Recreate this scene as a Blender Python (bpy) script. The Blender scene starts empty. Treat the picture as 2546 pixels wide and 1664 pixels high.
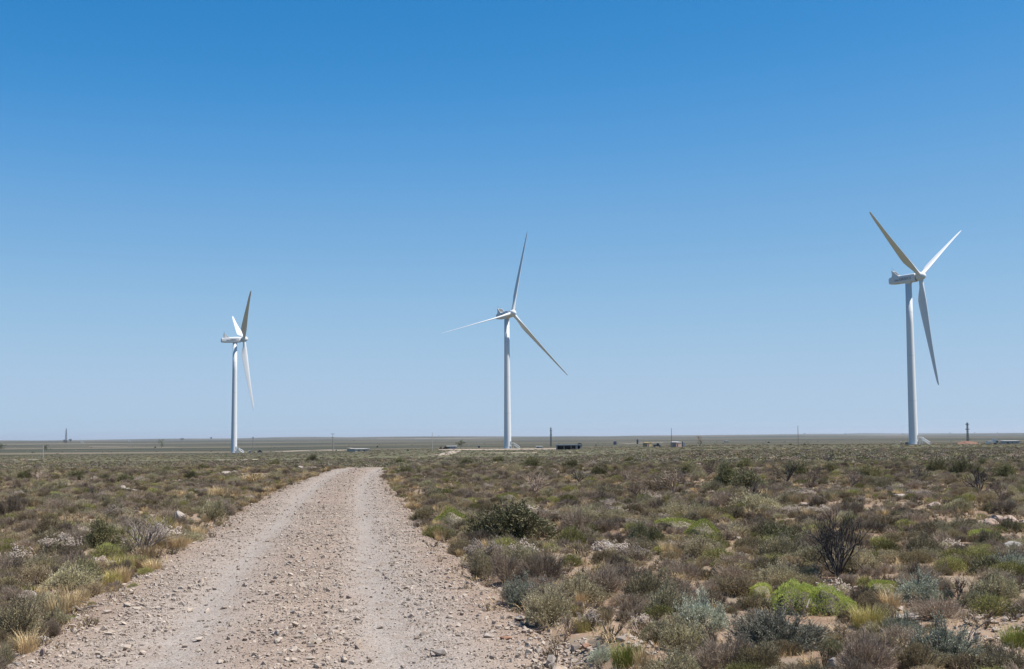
import bpy, bmesh, math, random
import numpy as np
from mathutils import Matrix, Vector, Euler

# ---------------------------------------------------------------- camera, sky, sun, exposure
SC = bpy.context.scene
COL = SC.collection
R = math.radians
F_PX = 3200.0                      # focal length in pixels of the 2546 px wide photograph
CAM_H = 2.0
PITCH = R(4.56)
ROLL = R(-0.43)
cam_d = bpy.data.cameras.new('camera'); cam = bpy.data.objects.new('camera', cam_d); COL.objects.link(cam)
cam_d.sensor_width = 36.0; cam_d.lens = F_PX / 2546.0 * 36.0
cam_d.clip_start = 0.1; cam_d.clip_end = 80000
CAMROT = Euler((R(90) + PITCH, 0, 0)).to_matrix() @ Matrix.Rotation(ROLL, 3, 'Z')
cam.location = (0, 0, CAM_H); cam.rotation_euler = CAMROT.to_euler()
SC.camera = cam

SUN_EL = R(60); SUN_AZ = R(84)     # azimuth measured from -Y (towards the camera) to +X (right)
sdir = Vector((math.sin(SUN_AZ) * math.cos(SUN_EL), -math.cos(SUN_AZ) * math.cos(SUN_EL), math.sin(SUN_EL)))
W = bpy.data.worlds.new('World'); SC.world = W; W.use_nodes = True
wn = W.node_tree.nodes; wl = W.node_tree.links; wn.clear()
sky = wn.new('ShaderNodeTexSky'); sky.sky_type = 'NISHITA'; sky.sun_disc = False
sky.sun_elevation = SUN_EL; sky.sun_rotation = math.atan2(sdir.x, sdir.y)
sky.altitude = 3000; sky.air_density = 1.0; sky.dust_density = 0.0; sky.ozone_density = 8.0
EXPO = 0.75
def vscale(k):
    n = wn.new('ShaderNodeVectorMath'); n.operation = 'SCALE'; n.inputs['Scale'].default_value = k; return n
# grade of the whole dome: deeper blue overhead, pale blue towards the horizon
s0 = vscale(.1); s1 = vscale(10.0); gr = wn.new('ShaderNodeRGBCurve')
for ci, pts in enumerate(([(0, 0), (.06, .012), (.084, .040), (.102, .087), (.14, .191), (.227, .328), (.35, .405), (.52, .425), (1, .5)],
                          [(0, 0), (.10, .14), (.173, .254), (.209, .323), (.277, .423), (.412, .535), (.545, .572), (1, .62)],
                          [(0, 0), (.25, .44), (.384, .61), (.446, .68), (.546, .723), (.69, .76), (1, .80)])):
    cv = gr.mapping.curves[ci]; cv.points[0].location = pts[0]; cv.points[-1].location = pts[-1]
    for p in pts[1:-1]: cv.points.new(*p)
gr.mapping.update()
bg = wn.new('ShaderNodeBackground'); bg.inputs['Strength'].default_value = 0.1 / 2 ** EXPO
wo = wn.new('ShaderNodeOutputWorld')
wl.new(sky.outputs[0], s0.inputs[0]); wl.new(s0.outputs[0], gr.inputs['Color']); wl.new(gr.outputs[0], s1.inputs[0]); wl.new(s1.outputs[0], bg.inputs[0]); wl.new(bg.outputs[0], wo.inputs[0])
sun_d = bpy.data.lights.new('sun', 'SUN'); sun_d.energy = 4.4; sun_d.angle = R(0.53); sun_d.color = (1.0, 0.955, 0.89)
sun = bpy.data.objects.new('sun', sun_d); COL.objects.link(sun); sun.location = (60, 20, 120)
sun.rotation_euler = sdir.to_track_quat('Z', 'Y').to_euler()
SC.view_settings.view_transform = 'Standard'; SC.view_settings.look = 'None'
SC.view_settings.exposure = EXPO; SC.view_settings.gamma = 1.0; SC.view_settings.use_curve_mapping = False

rng = np.random.default_rng(7); random.seed(7)

# ---------------------------------------------------------------- helpers
def sstep(a, b, x):
    t = np.clip((np.asarray(x, float) - a) / (b - a), 0, 1); return t * t * (3 - 2 * t)

_perm = np.random.default_rng(3).random((256, 256))
def vnoise(x, y):
    x = np.asarray(x, float); y = np.asarray(y, float)
    xi = np.floor(x).astype(int); yi = np.floor(y).astype(int); xf = x - xi; yf = y - yi
    u = xf * xf * (3 - 2 * xf); v = yf * yf * (3 - 2 * yf)
    a = _perm[xi & 255, yi & 255]; b = _perm[(xi + 1) & 255, yi & 255]
    c = _perm[xi & 255, (yi + 1) & 255]; d = _perm[(xi + 1) & 255, (yi + 1) & 255]
    return (a * (1 - u) + b * u) * (1 - v) + (c * (1 - u) + d * u) * v - 0.5
def fbm(x, y, o=3):
    s = 0; a = 1.0
    for i in range(o):
        s = s + a * vnoise(x * 2 ** i + 17.3 * i, y * 2 ** i + 5.1 * i); a *= .5
    return s

_ly = np.linspace(math.log(1), math.log(60000), 1600)
def _smooth(pts):
    p = np.array(pts, float); t = np.interp(np.exp(_ly), p[:, 0], p[:, 1])
    k = np.hanning(23); k /= k.sum(); tp = np.pad(t, 11, mode='edge'); return np.convolve(tp, k, 'valid')
FAR = [(2500, -10), (5000, -9), (9000, -5), (15000, -3), (22000, -3), (60000, -30)]
PA = _smooth([(1, 0), (82, 0), (94, -.12), (120, -1.0), (150, -1.6), (200, -2.2), (450, -3.5), (800, -5.0), (1200, -7)] + FAR)
PB = _smooth([(1, 0), (80, 0), (120, -.35), (200, -.9), (450, -2.3), (650, -3.0), (800, -3.9), (1200, -6)] + FAR)
ROADPTS = np.array([(9, -60), (3.2, -25), (-.55, 0), (-2.0, 11.2), (-3.25, 20), (-4.5, 30.5), (-6.3, 45), (-7.7, 58), (-9.0, 72),
                    (-9.9, 86), (-10.2, 100), (-11, 140), (-16, 240), (-22, 360), (-22, 430), (-14, 540), (-4, 660), (2, 715)], float)
_ry = np.linspace(-60, 715, 1551); _rx = np.interp(_ry, ROADPTS[:, 1], ROADPTS[:, 0])
_k = np.hanning(27); _k /= _k.sum(); _rx = np.convolve(np.pad(_rx, 13, mode='edge'), _k, 'valid')
def road_x(y): return np.interp(y, _ry, _rx)
def road_lat(x, y):
    x = np.asarray(x, float); y = np.asarray(y, float)
    l = (x - road_x(y)) / math.sqrt(1 + .11 ** 2)
    return np.where((y > 140) | (y < -60), 99.0, l)
def terrain(x, y):
    x = np.asarray(x, float); y = np.asarray(y, float)
    d = np.maximum(np.hypot(x, y), 1.0); ld = np.log(d); az = x / d
    a = np.interp(ld, _ly, PA); b = np.interp(ld, _ly, PB)
    w = sstep(.03, .15, az) * sstep(-.2, .1, y / d)
    z = a * (1 - w) + b * w
    z = z - 2.0 * sstep(-.05, -.2, az) * sstep(200, 800, d) * (1 - sstep(1800, 4000, d))
    lat = np.abs(road_lat(x, y))
    off = sstep(2.2, 4.2, lat)
    z = z + off * (0.20 * fbm(x / 2.6, y / 2.6, 3) + .06) * (1 - sstep(60, 160, d))
    z = z + (.05 + .16 * np.clip(fbm(x / 1.1 + 7, y / 1.1, 2), -.2, .6)) * np.exp(-((lat - 3.05) / .33) ** 2) * (1 - sstep(50, 100, d))
    z = z + 0.25 * fbm(x / 45, y / 45, 2) * sstep(100, 240, d) * (1 - sstep(400, 600, d) * .6)
    z = z + 42 * fbm(x / 2600 + 3.7, y / 2600, 3) * sstep(3000, 11000, d)
    return z
def ray(px, py):
    v = CAMROT @ Vector(((px - 1273) / F_PX, (832 - py) / F_PX, -1)); return v / v.y
def hit(px, py, dmax=15000):
    """where a line of sight meets the terrain (ground distance, as x, y, z)"""
    v = ray(px, py); t = np.exp(np.linspace(math.log(5), math.log(dmax), 4000))
    g = terrain(v.x * t, t); s = CAM_H + v.z * t - g
    i = np.argmax(s < 0) if (s < 0).any() else len(t) - 1
    return Vector((v.x * t[i], t[i], g[i]))
def spot(px, dist):
    v = ray(px, 1087); return Vector((v.x * dist, dist, float(terrain(v.x * dist, dist))))

class MB:
    """collects triangles / quads; build() links them as one mesh object"""
    def __init__(s): s.V = []; s.F = []; s.n = 0; s.rnd = []; s.mi = []
    def add(s, v, f, rnd=None, mi=0):
        v = np.asarray(v, float).reshape(-1, 3); s.V.append(v)
        f = [tuple(int(i) + s.n for i in q) for q in f]; s.F += f; s.n += len(v)
        if rnd is None: rnd = rng.random(len(f))
        elif np.isscalar(rnd): rnd = np.full(len(f), rnd)
        s.rnd.append(np.asarray(rnd, float)); s.mi += [mi] * len(f)
        return s
    def merge(s, o, mi=0):
        if o.n: s.add(np.vstack(o.V), o.F, np.concatenate(o.rnd), mi)
        return s
    def box(s, c, size, rz=0, mi=0, rnd=None):
        c = np.array(c, float); h = np.array(size, float) / 2
        v = np.array([(x, y, z) for z in (-1, 1) for y in (-1, 1) for x in (-1, 1)], float) * h
        if rz: v = v @ np.array(Matrix.Rotation(-rz, 3, 'Z'))
        return s.add(v + c, [(0, 2, 3, 1), (4, 5, 7, 6), (0, 1, 5, 4), (2, 6, 7, 3), (0, 4, 6, 2), (1, 3, 7, 5)], rnd, mi)
    def tube(s, pts, rad, n=8, caps=True, mi=0, rnd=None):
        pts = [Vector(p) for p in pts]; rad = [rad] * len(pts) if np.isscalar(rad) else rad
        vs = []; ref = None
        for i, p in enumerate(pts):
            t = (pts[min(i + 1, len(pts) - 1)] - pts[max(i - 1, 0)]).normalized()
            if ref is None: ref = t.orthogonal().normalized()
            ref = (ref - t * ref.dot(t)).normalized(); b = t.cross(ref)
            for k in range(n):
                a = 2 * math.pi * k / n; vs.append(p + (ref * math.cos(a) + b * math.sin(a)) * rad[i])
        fs = [(i * n + k, i * n + (k + 1) % n, (i + 1) * n + (k + 1) % n, (i + 1) * n + k) for i in range(len(pts) - 1) for k in range(n)]
        if caps: fs += [tuple(range(n - 1, -1, -1)), tuple((len(pts) - 1) * n + k for k in range(n))]
        return s.add([tuple(v) for v in vs], fs, rnd, mi)
    def prism(s, prof, y0, y1, mi=0):
        """profile in (x, z), extruded along y"""
        n = len(prof); v = [(x, y0, z) for x, z in prof] + [(x, y1, z) for x, z in prof]
        f = [(i, (i + 1) % n, n + (i + 1) % n, n + i) for i in range(n)] + [tuple(range(n - 1, -1, -1)), tuple(range(n, 2 * n))]
        return s.add(v, f, None, mi)
    def mesh(s, name, mats, smooth=False):
        me = bpy.data.meshes.new(name); me.from_pydata(np.vstack(s.V).tolist(), [], s.F)
        for m in (mats if isinstance(mats, (list, tuple)) else [mats]): me.materials.append(m)
        me.polygons.foreach_set('material_index', s.mi)
        if smooth: me.polygons.foreach_set('use_smooth', [True] * len(s.F))
        at = me.attributes.new('rnd', 'FLOAT', 'FACE'); at.data.foreach_set('value', np.concatenate(s.rnd).astype(np.float32))
        me.update(); return me
    def build(s, name, mats, parent=None, smooth=False):
        return link(name, s.mesh(name, mats, smooth), parent)

def link(name, me, parent=None):
    o = bpy.data.objects.new(name, me); COL.objects.link(o); o.parent = parent; return o
def tag(o, label=None, cat=None, group=None, kind=None):
    if label: o['label'] = label
    if cat: o['category'] = cat
    if group: o['group'] = group
    if kind: o['kind'] = kind
    return o
def thing(name, label, cat, loc=(0, 0, 0), rz=0, group=None, scale=(1, 1, 1)):
    o = bpy.data.objects.new(name, None); COL.objects.link(o); o.empty_display_size = .2
    o.location = loc; o.rotation_euler = (0, 0, rz); o.scale = scale
    return tag(o, label, cat, group)
def copy_tree(o, parent=None):
    c = o.copy(); COL.objects.link(c); c.parent = parent
    for ch in o.children: copy_tree(ch, c)
    return c

# ---------------------------------------------------------------- materials
def newmat(name):
    m = bpy.data.materials.new(name); m.use_nodes = True; nt = m.node_tree; b = nt.nodes['Principled BSDF']; return m, nt, b
KP = .80          # mineral and painted surfaces
def kp(c): return tuple(v * KP for v in c)
def plain(name, col, rough=.6, metal=0, var=.06, scale=3.0, spec=.4):
    col = kp(col)
    m, nt, b = newmat(name); tc = nt.nodes.new('ShaderNodeTexCoord'); n = nt.nodes.new('ShaderNodeTexNoise'); n.inputs['Scale'].default_value = scale
    n.inputs['Detail'].default_value = 5
    mx = nt.nodes.new('ShaderNodeMix'); mx.data_type = 'RGBA'
    mx.inputs['A'].default_value = (*[c * (1 - var) for c in col], 1); mx.inputs['B'].default_value = (*[min(1, c * (1 + var)) for c in col], 1)
    nt.links.new(tc.outputs['Object'], n.inputs['Vector']); nt.links.new(n.outputs['Fac'], mx.inputs['Factor']); nt.links.new(mx.outputs['Result'], b.inputs['Base Color'])
    b.inputs['Roughness'].default_value = rough; b.inputs['Metallic'].default_value = metal; b.inputs['Specular IOR Level'].default_value = spec
    return m
def mixrgb(nt, a, b, fac, mode='MIX'):
    mx = nt.nodes.new('ShaderNodeMix'); mx.data_type = 'RGBA'; mx.blend_type = mode
    for key, v in (('A', a), ('B', b)):
        if isinstance(v, tuple): mx.inputs[key].default_value = (*v, 1) if len(v) == 3 else v
        else: nt.links.new(v, mx.inputs[key])
    if isinstance(fac, (int, float)): mx.inputs['Factor'].default_value = fac
    else: nt.links.new(fac, mx.inputs['Factor'])
    return mx.outputs['Result']
def noise(nt, vec, scale, detail=4, rough=.55, dist=0):
    n = nt.nodes.new('ShaderNodeTexNoise'); n.inputs['Scale'].default_value = scale; n.inputs['Detail'].default_value = detail
    n.inputs['Roughness'].default_value = rough; n.inputs['Distortion'].default_value = dist
    if vec is not None: nt.links.new(vec, n.inputs['Vector'])
    return n.outputs['Fac']
def ramp(nt, fac, stops):
    r = nt.nodes.new('ShaderNodeValToRGB'); nt.links.new(fac, r.inputs[0]); el = r.color_ramp.elements
    while len(el) < len(stops): el.new(.5)
    for e, (p, c) in zip(el, stops): e.position = p; e.color = (c, c, c, 1) if isinstance(c, (int, float)) else (*c, 1)
    return r.outputs['Color']
def maprange(nt, v, a, b, c=0., d=1., smooth=True):
    m = nt.nodes.new('ShaderNodeMapRange'); m.interpolation_type = 'SMOOTHSTEP' if smooth else 'LINEAR'
    nt.links.new(v, m.inputs['Value'])
    for k, x in (('From Min', a), ('From Max', b), ('To Min', c), ('To Max', d)): m.inputs[k].default_value = x
    return m.outputs['Result']
def leaf(name, c1, c2, tint=None, trans=.15, spec=.15, gain=1.34):
    """leaf colour varies from leaf to leaf (rnd) and from plant to plant (object random)"""
    m, nt, b = newmat(name); c1 = tuple(v * gain for v in c1); c2 = tuple(v * gain for v in c2); tint = tuple(v * gain for v in tint) if tint else None
    a = nt.nodes.new('ShaderNodeAttribute'); a.attribute_name = 'rnd'
    oi = nt.nodes.new('ShaderNodeObjectInfo')
    c = mixrgb(nt, c1, c2, a.outputs['Fac'])
    if tint:
        c = mixrgb(nt, c, tint, maprange(nt, oi.outputs['Random'], .35, 1., 0, .6, False))
    hsn = nt.nodes.new('ShaderNodeHueSaturation')
    ml = nt.nodes.new('ShaderNodeMath'); ml.operation = 'MULTIPLY'; ml.inputs[1].default_value = 7.31; nt.links.new(oi.outputs['Random'], ml.inputs[0])
    fr = nt.nodes.new('ShaderNodeMath'); fr.operation = 'FRACT'; nt.links.new(ml.outputs[0], fr.inputs[0])
    nt.links.new(maprange(nt, fr.outputs[0], 0, 1, .52, 1.45, False), hsn.inputs['Value']); nt.links.new(c, hsn.inputs['Color'])
    nt.links.new(hsn.outputs[0], b.inputs['Base Color']); b.inputs['Roughness'].default_value = .75; b.inputs['Specular IOR Level'].default_value = spec
    if trans:
        t = nt.nodes.new('ShaderNodeBsdfTranslucent'); nt.links.new(hsn.outputs[0], t.inputs[0]); ms = nt.nodes.new('ShaderNodeMixShader'); ms.inputs[0].default_value = trans
        nt.links.new(b.outputs[0], ms.inputs[1]); nt.links.new(t.outputs[0], ms.inputs[2]); nt.links.new(ms.outputs[0], nt.nodes['Material Output'].inputs[0])
    return m

M = {}
M['sage'] = leaf('sage_leaf', (.175, .155, .085), (.335, .30, .185), (.29, .235, .145))
M['blue'] = leaf('blue_grey_leaf', (.135, .135, .10), (.265, .265, .205))
M['silver'] = leaf('silver_leaf', (.21, .215, .155), (.39, .40, .305))
M['thicket'] = leaf('thicket_leaf', (.10, .095, .048), (.235, .215, .12))
M['olive'] = leaf('olive_leaf', (.16, .127, .066), (.285, .232, .128), (.25, .183, .118))
M['cushion'] = leaf('cushion_leaf', (.19, .215, .045), (.37, .39, .11), (.28, .25, .09))
M['leafy'] = leaf('dark_green_leaf', (.08, .078, .036), (.21, .198, .098), (.18, .15, .078))
M['yellow'] = leaf('yellow_green_leaf', (.165, .155, .05), (.28, .26, .095))
M['twig'] = leaf('dry_twig', (.12, .09, .068), (.28, .215, .168), (.235, .18, .132))
M['stem'] = leaf('woody_stem', (.09, .07, .055), (.17, .14, .115), None, 0)
M['pale'] = leaf('pale_dead_wood', (.12, .10, .085), (.23, .195, .165), None, 0, .15, 1)
M['burnt'] = leaf('burnt_wood', (.03, .026, .024), (.085, .074, .068), None, 0)
M['flower'] = leaf('cream_flower_head', (.36, .29, .235), (.58, .49, .41), None, .1, .1, 1)
M['grass'] = leaf('dry_grass_blade', (.24, .17, .085), (.39, .305, .175), (.27, .18, .095))
M['green_grass'] = leaf('green_grass_blade', (.15, .17, .03), (.27, .28, .08))
M['gold_grass'] = leaf('olive_gold_grass_blade', (.22, .18, .06), (.33, .28, .11))
M['tree'] = leaf('tree_leaf', (.05, .055, .03), (.12, .125, .07))
M['white'] = plain('turbine_white', (.84, .84, .83), .62, 0, .03, .15)
M['paint'] = plain('white_paint', (.60, .60, .58), .5, 0, .06)
M['stairw'] = plain('white_stair_paint', (.85, .85, .84), .5, 0, .03)
M['letter'] = plain('blue_grey_lettering', (.09, .12, .17), .5)
M['grille'] = plain('dark_radiator_grille', (.06, .07, .075), .5, .2)
M['gap'] = plain('dark_joint', (.05, .05, .05), .7)
M['galv'] = plain('galvanised_steel', (.42, .44, .46), .45, .6)
M['dsteel'] = plain('dark_steel', (.10, .115, .13), .55, .3)
M['pole'] = plain('weathered_pole_wood', (.26, .225, .19), .85)
M['pole_lt'] = plain('pale_pole_wood', (.50, .47, .42), .85)
M['concrete'] = plain('pale_concrete', (.46, .43, .39), .9)
M['plaster'] = plain('cream_plaster', (.58, .48, .38), .9)
M['pink'] = plain('salmon_plaster', (.50, .34, .27), .9)
M['roofw'] = plain('white_roof_sheet', (.60, .58, .54), .6)
M['greyr'] = plain('grey_roof_sheet', (.42, .42, .42), .6)
M['black'] = plain('painted_interior_shade', (.03, .03, .034), .9)
M['navy'] = plain('navy_paint', (.035, .045, .10), .5)
M['blackcar'] = plain('black_car_paint', (.03, .03, .036), .3)
M['glass'] = plain('window_glass', (.05, .06, .07), .1, 0, .02, 3, .6)
M['tyre'] = plain('tyre_rubber', (.03, .03, .03), .85)
M['green_box'] = plain('olive_green_paint', (.10, .12, .09), .6)
M['thatch'] = plain('straw_thatch', (.46, .33, .17), .95, 0, .25, 6)
M['skin'] = plain('skin', (.30, .18, .12), .6)
M['hair'] = plain('dark_hair', (.03, .025, .02), .8)
M['trouser'] = plain('dark_trousers', (.035, .035, .045), .85)
M['shirt'] = plain('white_shirt', (.60, .60, .58), .85)

def soil_nodes(nt, pos):
    n1 = noise(nt, pos, .55, 6, .6); n2 = noise(nt, pos, 9, 6, .65); n3 = noise(nt, pos, 60, 4, .6)
    c = mixrgb(nt, kp((.285, .185, .124)), kp((.375, .268, .19)), maprange(nt, n1, .36, .64))
    c = mixrgb(nt, c, kp((.24, .145, .095)), maprange(nt, n2, .52, .78, 0, .55))
    c = mixrgb(nt, c, kp((.38, .305, .24)), maprange(nt, n3, .56, .72, 0, .6))
    return c, n2, n3
def ground_material():
    m, nt, b = newmat('scrub_ground'); g = nt.nodes.new('ShaderNodeNewGeometry'); pos = g.outputs['Position']
    soil, n2, n3 = soil_nodes(nt, pos)
    ln = nt.nodes.new('ShaderNodeVectorMath'); ln.operation = 'LENGTH'; nt.links.new(pos, ln.inputs[0]); d = ln.outputs['Value']
    # litter under the bushes, then a cover of plants too small to tell apart
    lit = mixrgb(nt, kp((.21, .165, .115)), kp((.32, .255, .18)), n3)
    soil = mixrgb(nt, soil, lit, maprange(nt, noise(nt, pos, 1.3, 5, .6), .40, .60, 0, .8))
    mp = nt.nodes.new('ShaderNodeMapping'); mp.inputs['Scale'].default_value = (.22, 1, 1); nt.links.new(pos, mp.inputs['Vector']); sp = mp.outputs[0]
    v1 = noise(nt, sp, .011, 6, .6); v2 = noise(nt, sp, .0016, 5, .55); v3 = noise(nt, pos, .45, 5, .7)
    veg = mixrgb(nt, kp((.115, .108, .058)), kp((.165, .15, .088)), maprange(nt, v1, .38, .62))
    veg = mixrgb(nt, veg, kp((.085, .085, .05)), maprange(nt, v3, .50, .72, 0, .75))
    far = mixrgb(nt, kp((.060, .061, .040)), kp((.125, .108, .068)), maprange(nt, v2, .42, .57))
    far = mixrgb(nt, far, kp((.215, .18, .13)), maprange(nt, noise(nt, sp, .006, 6, .6), .55, .66, 0, .75))
    far = mixrgb(nt, far, kp((.25, .20, .14)), maprange(nt, noise(nt, sp, .0017, 6, .65), .53, .61, 0, .75))
    far = mixrgb(nt, far, kp((.042, .046, .032)), maprange(nt, noise(nt, sp, .0024, 6, .65, .5), .51, .60, 0, .85))
    far = mixrgb(nt, far, kp((.065, .07, .042)), maprange(nt, noise(nt, sp, .02, 5, .6), .55, .70, 0, .6))
    veg = mixrgb(nt, veg, far, maprange(nt, d, 350, 1100))
    col = mixrgb(nt, soil, veg, maprange(nt, d, 55, 130))
    nt.links.new(col, b.inputs['Base Color']); b.inputs['Roughness'].default_value = .95; b.inputs['Specular IOR Level'].default_value = .1
    bp = nt.nodes.new('ShaderNodeBump'); bp.inputs['Strength'].default_value = .6; bp.inputs['Distance'].default_value = .03
    h = mixrgb(nt, n2, n3, .4); nt.links.new(h, bp.inputs['Height']); nt.links.new(bp.outputs[0], b.inputs['Normal'])
    return m
def road_material():
    m, nt, b = newmat('gravel_road'); g = nt.nodes.new('ShaderNodeNewGeometry'); pos = g.outputs['Position']
    soil, n2, n3 = soil_nodes(nt, pos)
    at = nt.nodes.new('ShaderNodeAttribute'); at.attribute_name = 'lat'; lat = at.outputs['Fac']
    nz = noise(nt, pos, .9, 5, .6)
    def add(a, bb, k):
        x = nt.nodes.new('ShaderNodeMath'); x.operation = 'MULTIPLY_ADD'; nt.links.new(bb, x.inputs[0]); x.inputs[1].default_value = k; nt.links.new(a, x.inputs[2]); return x.outputs[0]
    l2 = add(lat, nz, .9)
    bands = nt.nodes.new('ShaderNodeValToRGB'); el = bands.color_ramp.elements      # lateral -3.2 .. 3.2 m
    stops = [(0, 0), (.15, .02), (.24, .65), (.35, 1), (.45, .30), (.55, .22), (.65, 1), (.75, .8), (.83, .10), (1, 0)]
    while len(el) < len(stops): el.new(.5)
    for e, (p, c) in zip(el, stops): e.position = p; e.color = (c, c, c, 1)
    nt.links.new(maprange(nt, l2, -2.75, 3.65, 0, 1, False), bands.inputs[0])
    vo = nt.nodes.new('ShaderNodeTexVoronoi'); vo.inputs['Scale'].default_value = 42; nt.links.new(pos, vo.inputs['Vector'])
    vo2 = nt.nodes.new('ShaderNodeTexVoronoi'); vo2.inputs['Scale'].default_value = 17; nt.links.new(pos, vo2.inputs['Vector'])
    bw = nt.nodes.new('ShaderNodeRGBToBW'); nt.links.new(vo.outputs['Color'], bw.inputs[0])
    grav = mixrgb(nt, kp((.265, .222, .188)), kp((.48, .412, .355)), bw.outputs[0])
    grav = mixrgb(nt, grav, kp((.27, .205, .16)), maprange(nt, noise(nt, pos, 2.2, 5, .6), .5, .7, 0, .5))
    soil2 = mixrgb(nt, soil, grav, .26)
    col = mixrgb(nt, soil2, grav, bands.outputs[0])
    nt.links.new(col, b.inputs['Base Color']); b.inputs['Roughness'].default_value = .93; b.inputs['Specular IOR Level'].default_value = .15
    h1 = maprange(nt, vo.outputs['Distance'], 0, .6, 1, 0); h2 = maprange(nt, vo2.outputs['Distance'], 0, .5, 1, 0)
    hh = mixrgb(nt, h1, h2, .5); hh = mixrgb(nt, hh, n2, .3)
    bp = nt.nodes.new('ShaderNodeBump'); bp.inputs['Strength'].default_value = .9; bp.inputs['Distance'].default_value = .022
    nt.links.new(hh, bp.inputs['Height']); nt.links.new(bp.outputs[0], b.inputs['Normal'])
    return m
def stone_material(name, c1, c2, c3, scale=9):
    m, nt, b = newmat(name); tc = nt.nodes.new('ShaderNodeTexCoord'); oi = nt.nodes.new('ShaderNodeObjectInfo')
    g = nt.nodes.new('ShaderNodeNewGeometry')
    n = noise(nt, g.outputs['Position'], scale, 6, .65); n2 = noise(nt, g.outputs['Position'], scale * 5, 4, .6)
    c = mixrgb(nt, kp(c1), kp(c2), oi.outputs['Random']); c = mixrgb(nt, c, kp(c3), maprange(nt, n, .45, .68, 0, .8))
    nt.links.new(c, b.inputs['Base Color']); b.inputs['Roughness'].default_value = .9; b.inputs['Specular IOR Level'].default_value = .2
    bp = nt.nodes.new('ShaderNodeBump'); bp.inputs['Strength'].default_value = .5; bp.inputs['Distance'].default_value = .01
    nt.links.new(n2, bp.inputs['Height']); nt.links.new(bp.outputs[0], b.inputs['Normal']); return m
M['ground'] = ground_material(); M['road'] = road_material()
M['stone'] = stone_material('pale_road_stone', (.33, .262, .208), (.54, .455, .375), (.40, .31, .235))
M['stone_r'] = stone_material('rusty_stone', (.36, .20, .13), (.40, .24, .16), (.30, .17, .12))
M['lime'] = stone_material('crusted_limestone', (.38, .32, .27), (.47, .41, .355), (.21, .165, .135), 11)
M['greyrock'] = stone_material('grey_limestone', (.38, .355, .33), (.41, .38, .355), (.28, .25, .225), 5)
M['brownrock'] = stone_material('brown_rubble', (.42, .31, .24), (.46, .35, .28), (.27, .18, .14), 6)
M['sand'] = plain('pale_sand_track', (.40, .32, .24), .95, 0, .18, .4)
M['redearth'] = plain('red_earth', (.25, .135, .09), .95, 0, .2, .3)

# ---------------------------------------------------------------- large structure: ground, road, pads, tracks
def build_ground():
    fine = np.linspace(-36, 36, 241); az = np.concatenate([np.linspace(-180, -36, 37)[:-1], fine, np.linspace(36, 180, 37)[1:]])[:-1]
    rad = np.concatenate([[0.0], np.geomspace(1.2, 9, 16)[:-1], np.geomspace(9, 110, 190)[:-1], np.geomspace(110, 60000, 190)])
    A, Rr = np.meshgrid(np.radians(az), rad); X = Rr * np.sin(A); Y = Rr * np.cos(A)
    Z = terrain(X, Y); lat = np.abs(road_lat(X, Y)); Z = Z - .09 * (1 - sstep(2.3, 3.0, lat))
    n = len(az); V = np.stack([X, Y, Z], -1).reshape(-1, 3); F = []
    for i in range(len(rad) - 1):
        a = i * n + np.arange(n); b = i * n + (np.arange(n) + 1) % n
        F += list(zip(a.tolist(), b.tolist(), (b + n).tolist(), (a + n).tolist()))
    me = bpy.data.meshes.new('ground'); me.from_pydata(V.tolist(), [], F); me.materials.append(M['ground'])
    me.polygons.foreach_set('use_smooth', [True] * len(F)); me.flip_normals() if me.polygons[5000].normal.z < 0 else None
    return tag(link('ground', me), kind='structure')
ground = build_ground()

def road_surface(X, Y, U):
    """height of the road at X, Y, lateral offset U"""
    Z = terrain(X, Y) + .02 + .035 * (1 - np.clip(U / 3.2, -1, 1) ** 2)
    for c in (-1.05, .95): Z = Z - .045 * np.exp(-((U - c) / .36) ** 2)
    Z = Z + .035 * fbm(X / .55, Y / .55, 3) + .012 * fbm(X / .11, Y / .11, 2)
    edge = 2.48 - .65 * sstep(28, 85, Y) + .30 * fbm(Y / 1.7, np.sign(U) * 9.0, 3)
    return Z - .13 * sstep(edge - .25, edge + .35, np.abs(U))
def build_road():
    ys = np.concatenate([np.arange(-55, 8, 1.0), np.arange(8, 100, .2), np.arange(100, 134, 1)])
    us = np.linspace(-3.2, 3.2, 49); U, Yc = np.meshgrid(us, ys)
    dx = (road_x(Yc + .5) - road_x(Yc - .5)); L = np.sqrt(1 + dx ** 2)
    X = road_x(Yc) + U / L; Y = Yc - U * dx / L; Z = road_surface(X, Y, U)
    n = len(us); V = np.stack([X, Y, Z], -1).reshape(-1, 3); F = []
    for i in range(len(ys) - 1):
        a = i * n + np.arange(n - 1); F += list(zip(a.tolist(), (a + 1).tolist(), (a + 1 + n).tolist(), (a + n).tolist()))
    me = bpy.data.meshes.new('gravel_road'); me.from_pydata(V.tolist(), [], F); me.materials.append(M['road'])
    at = me.attributes.new('lat', 'FLOAT', 'POINT'); at.data.foreach_set('value', U.reshape(-1).astype(np.float32))
    me.polygons.foreach_set('use_smooth', [True] * len(F))
    return tag(link('gravel_road', me), kind='structure')
road = build_road()
def road_z(x, y): return np.maximum(road_surface(x, y, road_lat(x, y)), terrain(x, y) - .09)

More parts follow.
